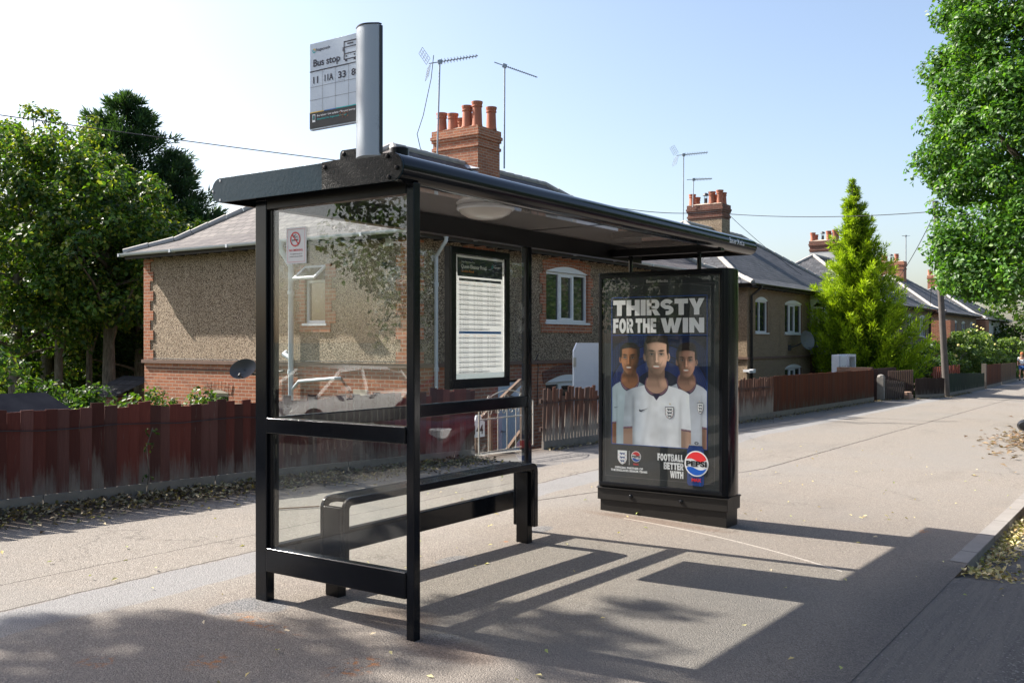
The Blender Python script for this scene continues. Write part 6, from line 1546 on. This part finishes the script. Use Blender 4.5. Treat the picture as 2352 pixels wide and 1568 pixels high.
# shrubs
def shrub(name, label, c, rx, ry, h, n_, per, size, cols, mix, flowers=0, group=None, cat='shrub'):
    t = thing(name, label, cat, (c[0], c[1], c[2]), group)
    cs = []
    for _ in range(n_):
        v = rng.normal(size=3); v /= np.linalg.norm(v); r_ = rng.uniform(.4, 1) ** .5; cs.append((c[0] + v[0] * rx * r_, c[1] + v[1] * ry * r_, c[2] + h * (.5 + .5 * v[2] * r_)))
    V, F, C = clusters(np.array(cs), rng.uniform(.18, .36, n_), per, size, cols, mix); npmesh('foliage', V, F, M['leaf'], t, C)
    m = MB()
    for i in range(0, n_, 4): limbs(m, c, [cs[i]], .025)
    m.build('stems', M['bark'], t)
    if flowers:
        fm = plain('cream_rose_petals', (.62, .52, .18), .6)
        for _ in range(flowers):
            m = MB(); v = rng.normal(size=3); v /= np.linalg.norm(v); p = (c[0] + v[0] * rx * 1.08, c[1] - abs(v[1]) * ry * 1.08, c[2] + h * (.55 + .5 * abs(v[2]))); m.lathe([(.01, 0), (.06, .04), (.07, .08), (.03, .1)], p, tuple(v), 8); m.build('bloom', fm, t)
    return t
SG = 'garden shrubs'
shrub('bush', 'dark bush under the trees beside the shed', (9.2, 17.0, -1.25), 2.2, 1.2, 2.1, 70, 90, .11, GREEN, [.35, .25, .3, .05, .05], group=SG)
shrub('bush', 'low dark bush between the thick trunk and the brick wall', (12.2, 16.9, -1.25), 1.6, 1.0, 1.9, 55, 90, .10, GREEN, [.35, .25, .3, .05, .05], group=SG)
shrub('bush', 'sunlit bush at the far left edge behind the shed', (6.8, 15.5, -1.25), 1.8, 1.4, 3.1, 80, 90, .12, GREEN, [.3, .3, .2, .15, .05], group=SG)
shrub('bush', 'small ferny bush just above the red fence', (8.1, 12.6, -1.25), 1.3, .8, 2.1, 40, 80, .09, GREEN, [.35, .3, .2, .1, .05], group=SG)
shrub('bush', 'bright green bush deep among the trunks', (14.6, 29.5, -1.25), 4.5, 1.2, 3.0, 90, 80, .16, GREEN, [.2, .3, .1, .3, .1], group=SG)
shrub('bush', 'dark hedge bush far behind the trunks', (21.5, 33.0, -1.25), 6.5, 1.2, 4.2, 150, 80, .2, GREEN, [.35, .25, .3, .05, .05], group=SG)
shrub('bush', 'dark hedge bush far behind the shed', (11.0, 33.0, -1.25), 6.0, 1.2, 2.6, 100, 80, .2, GREEN, [.35, .25, .3, .05, .05], group=SG)
shrub('rose_bush', 'dark leafy bush right of the leaning pole', (44.5, 8.6, -.9), 3.2, .9, 2.6, 110, 80, .13, GREEN, [.35, .3, .25, .05, .05], group=SG)
shrub('rose_bush', 'small bush with reddish tips left of the leaning pole', (39.6, 8.9, -1.2), 1.6, .6, 2.2, 50, 80, .12, GREEN, [.35, .3, .2, .1, .05], group=SG)
shrub('rose_bush', 'pale green rose hedge with cream blooms above the far fence', (57.5, 8.9, -.9), 6.0, .9, 3.3, 170, 80, .17, [(.10, .17, .04), (.15, .22, .06), (.07, .12, .03), (.2, .26, .08)], [.35, .3, .2, .15], 14, group=SG)
shrub('rose_bush', 'low green hedge at the very end of the street', (72, 8.9, -1.0), 8, 1.2, 3.0, 120, 80, .22, [(.10, .17, .04), (.15, .22, .06), (.07, .12, .03), (.2, .26, .08)], [.35, .3, .2, .15], group=SG)
FT = 'far street trees'
envelope_tree('street_tree', 'distant street tree closing the end of the street', (86, 7.5, -1.0), (86, 7.5, 8), .3, dict(z0=.5, z1=9, r=lambda f_: 5 * dome(f_), rmax=5), 110, 1.0, 90, .32, GREEN, [.3, .3, .2, .1, .1], 8, .7, FT)
envelope_tree('street_tree', 'distant street tree on the far side of the road', (110, -2, -1.0), (110, -2, 8), .3, dict(z0=.3, z1=11, r=lambda f_: 7 * dome(f_), rmax=7), 110, 1.4, 90, .45, GREEN, [.3, .3, .2, .1, .1], 8, .7, FT)
# trees across the road and behind the camera, seen only as reflections
RT = envelope_tree('street_tree', 'roadside tree opposite the shelter', (14, -12.5, -.2), (14, -12.5, 9), .28, dict(z0=1.8, z1=10, r=lambda f_: 4 * dome(f_), rmax=4), 90, 1.0, 200, .20, GREEN, [.3, .3, .2, .1, .1], 8, .7, 'roadside trees outside the picture')
for k, (x, y) in enumerate(((24, -13.5), (33, -12.8), (42, -13.5), (51, -13), (60, -13.5), (69, -13), (79, -13), (90, -13), (102, -13), (115, -13), (3.5, -13.5), (-6, -13), (-15, -11), (-13, 15), (-20, 0))):  # near-side pair added out of view to darken reflections in the black paint
    c_ = copy_tree(RT); c_.location = (x, y, -.2); c_['label'] = 'roadside tree %s' % (('across the road, %d metres along from the shelter' % (x - 5)) if y < -10 else ('added on the near side behind the camera to darken reflections, %d metres back' % int(math.hypot(x, y))))
# ------------------------------------------------------------------ cars
def carpaint(name, col):
    n = NT(name); n.set(col, .22, .0, .5, 1.0); n.b.inputs['Coat Roughness'].default_value = .04; return n.m
M['tyre'] = plain('tyre_rubber', (.018, .018, .018), .8); M['alloy'] = plain('silver_wheel', (.50, .51, .52), .3, metal=.7)
M['lightred'] = flat('red_lamp_lens', (.5, .01, .015), .1); M['lightclear'] = flat('clear_lamp_lens', (.6, .62, .65), .08)
M['carglass'] = winglass('car_window_glass', (.012, .015, .016))
def make_car(name, label, x, y, z, d, paint, group=None):
    """d=+1 faces +X. length 4.05, width 1.74"""
    t = thing(name, label, 'car', (x, y, z), group)
    def T(px, py, pz): return (x + d * px, y + py * 1.0, z + pz)
    # lower body stations: x, half width, bottom, shoulder z, top z
    st = [(-2.02, .60, .38, .55, .62), (-1.99, .74, .26, .72, .92), (-1.80, .83, .22, .78, .98), (-1.30, .87, .20, .80, .96), (-.6, .87, .20, .80, .93), (.2, .87, .20, .79, .92), (.85, .87, .20, .78, .92), (1.35, .86, .20, .74, .86), (1.75, .80, .22, .66, .78), (1.98, .66, .27, .55, .64), (2.03, .50, .36, .48, .54)]
    vs = []; K = 12
    for (px, w_, b, s_, tp) in st:
        ring = [(-w_ * .82, b), (-w_ * .98, b + .10), (-w_, (b + s_) / 2), (-w_ * .99, s_), (-w_ * .90, tp - .02), (-w_ * .55, tp)]
        ring += [(-a, c) for a, c in ring[::-1]]
        vs += [T(px, a, c) for a, c in ring]
    fs = []
    for i in range(len(st) - 1):
        for k in range(K):
            a, b = i * K + k, i * K + (k + 1) % K; f_ = (a, a + K, b + K, b); fs.append(f_ if d > 0 else f_[::-1])
    e0 = tuple(range(K)); e1 = tuple((len(st) - 1) * K + k for k in range(K))
    fs += [e0 if d > 0 else e0[::-1], e1[::-1] if d > 0 else e1]
    m = MB(); m.add(vs, fs); m.build('body', paint, t, sub=2)
    # cabin glass and roof
    cs = [(-1.86, .64, .92, .93), (-1.60, .70, .92, 1.28), (-1.15, .68, .92, 1.43), (-.3, .67, .91, 1.47), (.35, .66, .91, 1.40), (.62, .67, .90, 1.26), (1.10, .72, .88, .92)]
    vs = []; K = 8
    for (px, w_, b, tp) in cs:
        ring = [(-w_ - .10, b), (-w_ - .04, (b * .5 + tp * .5)), (-w_ + .05, tp - .03), (-w_ + .22, tp)]; ring += [(-a, c) for a, c in ring[::-1]]; vs += [T(px, a, c) for a, c in ring]
    fs = []
    for i in range(len(cs) - 1):
        for k in range(K):
            a, b = i * K + k, i * K + (k + 1) % K; f_ = (a, a + K, b + K, b); fs.append(f_ if d > 0 else f_[::-1])
    fs += [tuple(range(K)), tuple((len(cs) - 1) * K + k for k in range(K))]
    m = MB(); m.add(vs, fs); m.build('cabin_glass', M['carglass'], t, sub=1)
    m = MB()
    rf = [(-1.52, .50, 1.325), (-1.12, .56, 1.435), (-.3, .57, 1.475), (.32, .54, 1.41)]
    for i in range(3):
        (xa, wa, za), (xb, wb, zb2) = rf[i], rf[i + 1]; m.add([T(xa, -wa, za), T(xb, -wb, zb2), T(xb, wb, zb2), T(xa, wa, za), T(xa, -wa - .09, za - .07), T(xb, -wb - .09, zb2 - .07), T(xb, wb + .09, zb2 - .07), T(xa, wa + .09, za - .07)], [(0, 1, 2, 3), (4, 5, 1, 0), (3, 2, 6, 7)])
    for s_ in (-1, 1):
        for a, b in (((1.12, .80, .90), (.34, .62, 1.38)), ((-.28, .78, .92), (-.28, .64, 1.44)), ((-1.82, .74, .94), (-1.5, .60, 1.34))): m.tube([T(a[0], s_ * a[1], a[2]), T(b[0], s_ * b[1], b[2])], .035, 6)
    m.build('roof', paint, t, smooth=True)
    for px in (-1.27, 1.27):
        for s_ in (-1, 1):
            m = MB(); c = T(px, s_ * .84, .31); ax = (0, s_, 0)
            m.lathe([(.36, .0), (.355, .025)], T(px, s_ * .845, .33), ax, 28); m.build('wheel_arch', M['tyre'], t)
            m = MB(); m.lathe([(.20, -.16), (.29, -.15), (.31, -.08), (.31, .02), (.29, .055), (.22, .06), (.215, .045)], c, ax, 30); wh = m.build('wheel', M['tyre'], t, smooth=True)
            m = MB(); m.lathe([(.215, .04), (.205, .052), (.195, .03), (.06, .025), (.05, .055), (.01, .06)], c, ax, 28)
            cv = Vector(c) + Vector(ax) * .045
            for k in range(7):
                a_ = 2 * math.pi * k / 7; r_ = Vector((math.cos(a_), 0, math.sin(a_))); tn = Vector((-math.sin(a_), 0, math.cos(a_)))
                m.obox(cv + r_ * .125, r_ * .08, tn * .022, Vector(ax) * .01)
            m.build('rim', M['alloy'], wh)
    for s_ in (-1, 1):
        m = MB(); m.obox(T(-1.93, s_ * .66, .80), (.07, 0, 0), (0, .09, 0), (0, 0, .13)); m.build('tail_light', M['lightred'], t, bevel=.03, bseg=3)
        m = MB(); m.obox(T(1.80, s_ * .62, .66), (.12, 0, 0), (0, .12, 0), (0, 0, .07)); m.build('headlight', M['lightclear'], t, bevel=.03, bseg=3)
        m = MB(); c = Vector(T(.55, s_ * 1.0, 1.02))
        prof = []
        m.lathe([(.01, -.09), (.06, -.085), (.085, -.05), (.09, .02), (.085, .05)], c, (d * -1.0, 0, 0), 20, sy=.0 + .72); m.obox(Vector(T(.58, s_ * .88, .98)), (.03, 0, 0), (0, .06, 0), (0, 0, .018))
        mr = m.build('door_mirror', M['gutterblack'] if group is None else paint, t, smooth=True)
        m = MB(); m.lathe([(.076, 0), (.074, .003)], c + Vector((-d * .050, 0, 0)), (-d, 0, 0), 20, sy=.72); m.build('mirror_glass', M['chromem'], mr)
        for px in (-.35, .30):
            m = MB(); m.obox(T(px, s_ * .885, .86), (.09, 0, 0), (0, .012, 0), (0, 0, .012)); m.build('door_handle', M['chrome'], t)
    for z_ in (.36,):
        m = MB(); m.obox(T(-2.02, 0, .50), (.01, 0, 0), (0, .26, 0), (0, 0, .055)); m.build('number_plate', INK['yellow'], t)
    return t
n = NT('mirror_silvering'); n.set((.8, .82, .85), .02, 1.0); M['chromem'] = n.m
RZ = roadz(11, .2)
make_car('parked_car', 'dark red car parked at the kerb, cut by the right edge of the photo', 11.96, .245, RZ, -1, carpaint('dark_red_car_paint', (.05, .004, .012)))
make_car('parked_car', 'white car parked across the road, reflected in the shelter glass', 14.2, -5.3, roadz(14, -5), -1, carpaint('white_car_paint', (.78, .78, .78)), 'cars across the road')

# ------------------------------------------------------------------ person walking far down the pavement
def skin(name, verts, edges, radii, mat, parent, sub=2):
    me = bpy.data.meshes.new(name); off = OFF[parent.name]
    me.from_pydata([tuple(Vector(v) - off) for v in verts], edges, [])
    o = bpy.data.objects.new(name, me); COL.objects.link(o); o.parent = parent; OFF[o.name] = off; me.materials.append(mat)
    me.skin_vertices.new() if hasattr(me.skin_vertices, 'new') and not me.skin_vertices else None
    md = o.modifiers.new('skin', 'SKIN')
    if not me.skin_vertices:
        bpy.context.view_layer.objects.active = o
    try:
        sv = me.skin_vertices[0].data
        for i, r_ in enumerate(radii): sv[i].radius = (r_, r_) if not isinstance(r_, tuple) else r_
        sv[0].use_root = True
    except Exception as e: print('skin fail', e)
    md.use_smooth_shade = True
    s2 = o.modifiers.new('sub', 'SUBSURF'); s2.levels = s2.render_levels = sub
    return o
px, py = 59.6, 6.72; pz = gz(px, py); S = .86
per = thing('person', 'person in white t-shirt, blue shorts and orange cap walking on the far pavement', 'person', (px, py, pz))
def Q(a, b, c): return (px - a * S, py + b * S, pz + c * S)   # a: forward (towards the camera side), b: lateral
V = [Q(0, 0, .98), Q(.02, 0, 1.18), Q(.03, 0, 1.40), Q(.05, 0, 1.52), Q(.07, 0, 1.62), Q(.08, 0, 1.72),
     Q(.02, .19, 1.42), Q(.0, .25, 1.15), Q(.20, .22, .98), Q(.27, .20, .97),
     Q(.02, -.19, 1.42), Q(-.06, -.25, 1.15), Q(.14, -.22, .97), Q(.21, -.20, .95),
     Q(.02, .10, .92), Q(.20, .10, .52), Q(.12, .10, .10), Q(.28, .10, .04),
     Q(-.01, -.10, .92), Q(-.10, -.10, .52), Q(-.34, -.10, .16), Q(-.24, -.10, .05)]
E_ = [(0, 1), (1, 2), (2, 3), (3, 4), (4, 5), (2, 6), (6, 7), (7, 8), (8, 9), (2, 10), (10, 11), (11, 12), (12, 13), (0, 14), (14, 15), (15, 16), (16, 17), (0, 18), (18, 19), (19, 20), (20, 21)]
rad = [.13, .12, .14, .05, .085, .08, .055, .042, .030, .03, .055, .042, .030, .03, .085, .055, .04, .03, .085, .055, .04, .03]
M['skin'] = flat('skin_tone', (.50, .29, .20), .6)
skin('body', V, E_, [r_ * S for r_ in rad], M['skin'], per)
skin('t_shirt', [Q(0, 0, 1.0), Q(.02, 0, 1.18), Q(.03, 0, 1.40), Q(.02, .20, 1.43), Q(.0, .24, 1.26), Q(.02, -.20, 1.43), Q(-.04, -.24, 1.26)], [(0, 1), (1, 2), (2, 3), (3, 4), (2, 5), (5, 6)], [r_ * S for r_ in (.155, .14, .158, .075, .065, .075, .065)], INK['white'], per)
skin('shorts', [Q(0, 0, .97), Q(.02, .10, .88), Q(.12, .10, .66), Q(-.01, -.10, .88), Q(-.05, -.10, .66)], [(0, 1), (1, 2), (0, 3), (3, 4)], [r_ * S for r_ in (.15, .11, .09, .11, .09)], flat('blue_shorts_cloth', (.05, .13, .35), .8), per)
m = MB(); m.lathe([(.095 * S, 0), (.10 * S, .04 * S), (.07 * S, .10 * S), (.01, .12 * S)], Q(.08, 0, 1.70), (0, 0, 1), 16); m.obox(Q(.20, 0, 1.71), (.07 * S, 0, 0), (0, .07 * S, 0), (0, 0, .008)); m.build('cap', flat('orange_cap_cloth', (.60, .20, .08), .8), per, smooth=True)
for b, a0_ in ((.10, .22), (-.10, -.28)):
    m = MB(); m.obox(Q(a0_, b, .045), (.14 * S, 0, 0), (0, .05 * S, 0), (0, 0, .045 * S)); m.build('shoe', M['tyre'], per, bevel=.03)

# ------------------------------------------------------------------ leaf litter (loose ground cover)
def litter(name, n_, fx, size, cols, mix, lift_=.004, curl=.5):
    P = np.array([fx() for _ in range(n_)]); P[:, 2] += lift_ + rng.uniform(0, .02, n_)
    N = np.stack([rng.normal(0, curl, n_), rng.normal(0, curl, n_), np.ones(n_)], 1)
    V, F, C = leafgeo(P, N, size, .5, cols=cols, colmix=mix); V[:, 2] += 0
    o = npmesh(name, V, F, M['dryleaf'], None, C, kind='stuff'); return o
DRY = [(.24, .19, .12), (.33, .28, .18), (.13, .09, .055), (.15, .15, .07), (.07, .05, .035)]
def f1():
    x = random.uniform(1.5, 10.4) if random.random() < .7 else random.uniform(1.5, 8); dd = abs(random.gauss(0, .30)) + .04; y = fy(x) - dd
    return (x, y, gz(x, y) + max(0, .03 - .06 * dd))
litter('fallen_leaves', 4200, f1, .055, DRY, [.28, .24, .2, .13, .15], .006, .6)
def f2():
    x = random.uniform(12, 40); dd = abs(random.gauss(0, .12)) + .03; y = fy(x) - dd; return (x, y, gz(x, y))
litter('fallen_leaves', 1600, f2, .06, DRY, [.3, .3, .2, .1, .1])
def f3():
    x = random.uniform(7.75, 12.5); dd = abs(random.gauss(0, .10)) * (1.6 if x < 8.8 else 1); y = KY - .02 - dd; return (x, y, roadz(x, y) + max(0, .03 - .1 * dd))
litter('fallen_leaves', 1200, f3, .052, [(.46, .39, .20), (.52, .45, .27), (.32, .22, .11), (.30, .30, .12)], [.4, .3, .15, .15], .006, .6)
def f4():
    x = random.uniform(2.5, 16); y = random.uniform(-1.0, 6.8)
    return (x, y, (gz(x, y) if y > KY + .14 else roadz(x, y) + (.11 if y > KY else 0)))
litter('fallen_leaves', 260, f4, .045, [(.55, .50, .26), (.45, .36, .16), (.30, .34, .12), (.5, .42, .3)], [.4, .2, .2, .2], .003, .35)
def f5():
    x = random.gauss(20.5, 1.6); y = 2.2 + random.gauss(0, .30) + (x - 20.5) * .05; return (x, y, gz(x, y))
litter('fallen_twigs', 520, f5, .12, [(.20, .13, .08), (.30, .22, .14), (.13, .085, .055)], [.4, .3, .3], .003, .2)
# few weeds climbing the fence foot
m = MB()
t = thing('weed', 'thin dry weed stem leaning on the red fence', 'plant', (5.55, 8.05, gz(5.55, 8.05)))
m.tube([(5.55, 8.06, .1), (5.58, 8.05, .35), (5.56, 8.06, .6), (5.62, 8.05, .78)], .006, 5); m.build('stem', M['bark'], t)
V, F, C = clusters(np.array([(5.6, 8.04, .74), (5.57, 8.04, .6), (5.55, 8.04, .3)]), np.array([.06, .05, .06]), 14, .04, GREEN, [.3, .3, .2, .1, .1]); npmesh('leaves', V, F, M['leaf'], t, C)
# drop the single stray sliver of wood on the pavement
m = MB(); m.bar((5.9, 6.78, gz(5.9, 6.8) + .012), (6.35, 6.55, gz(6.3, 6.6) + .012), .02, .01); tag(m.build('wood_sliver', M['handrail']), 'pale splinter of wood lying on the pavement left of the shelter', 'stick')
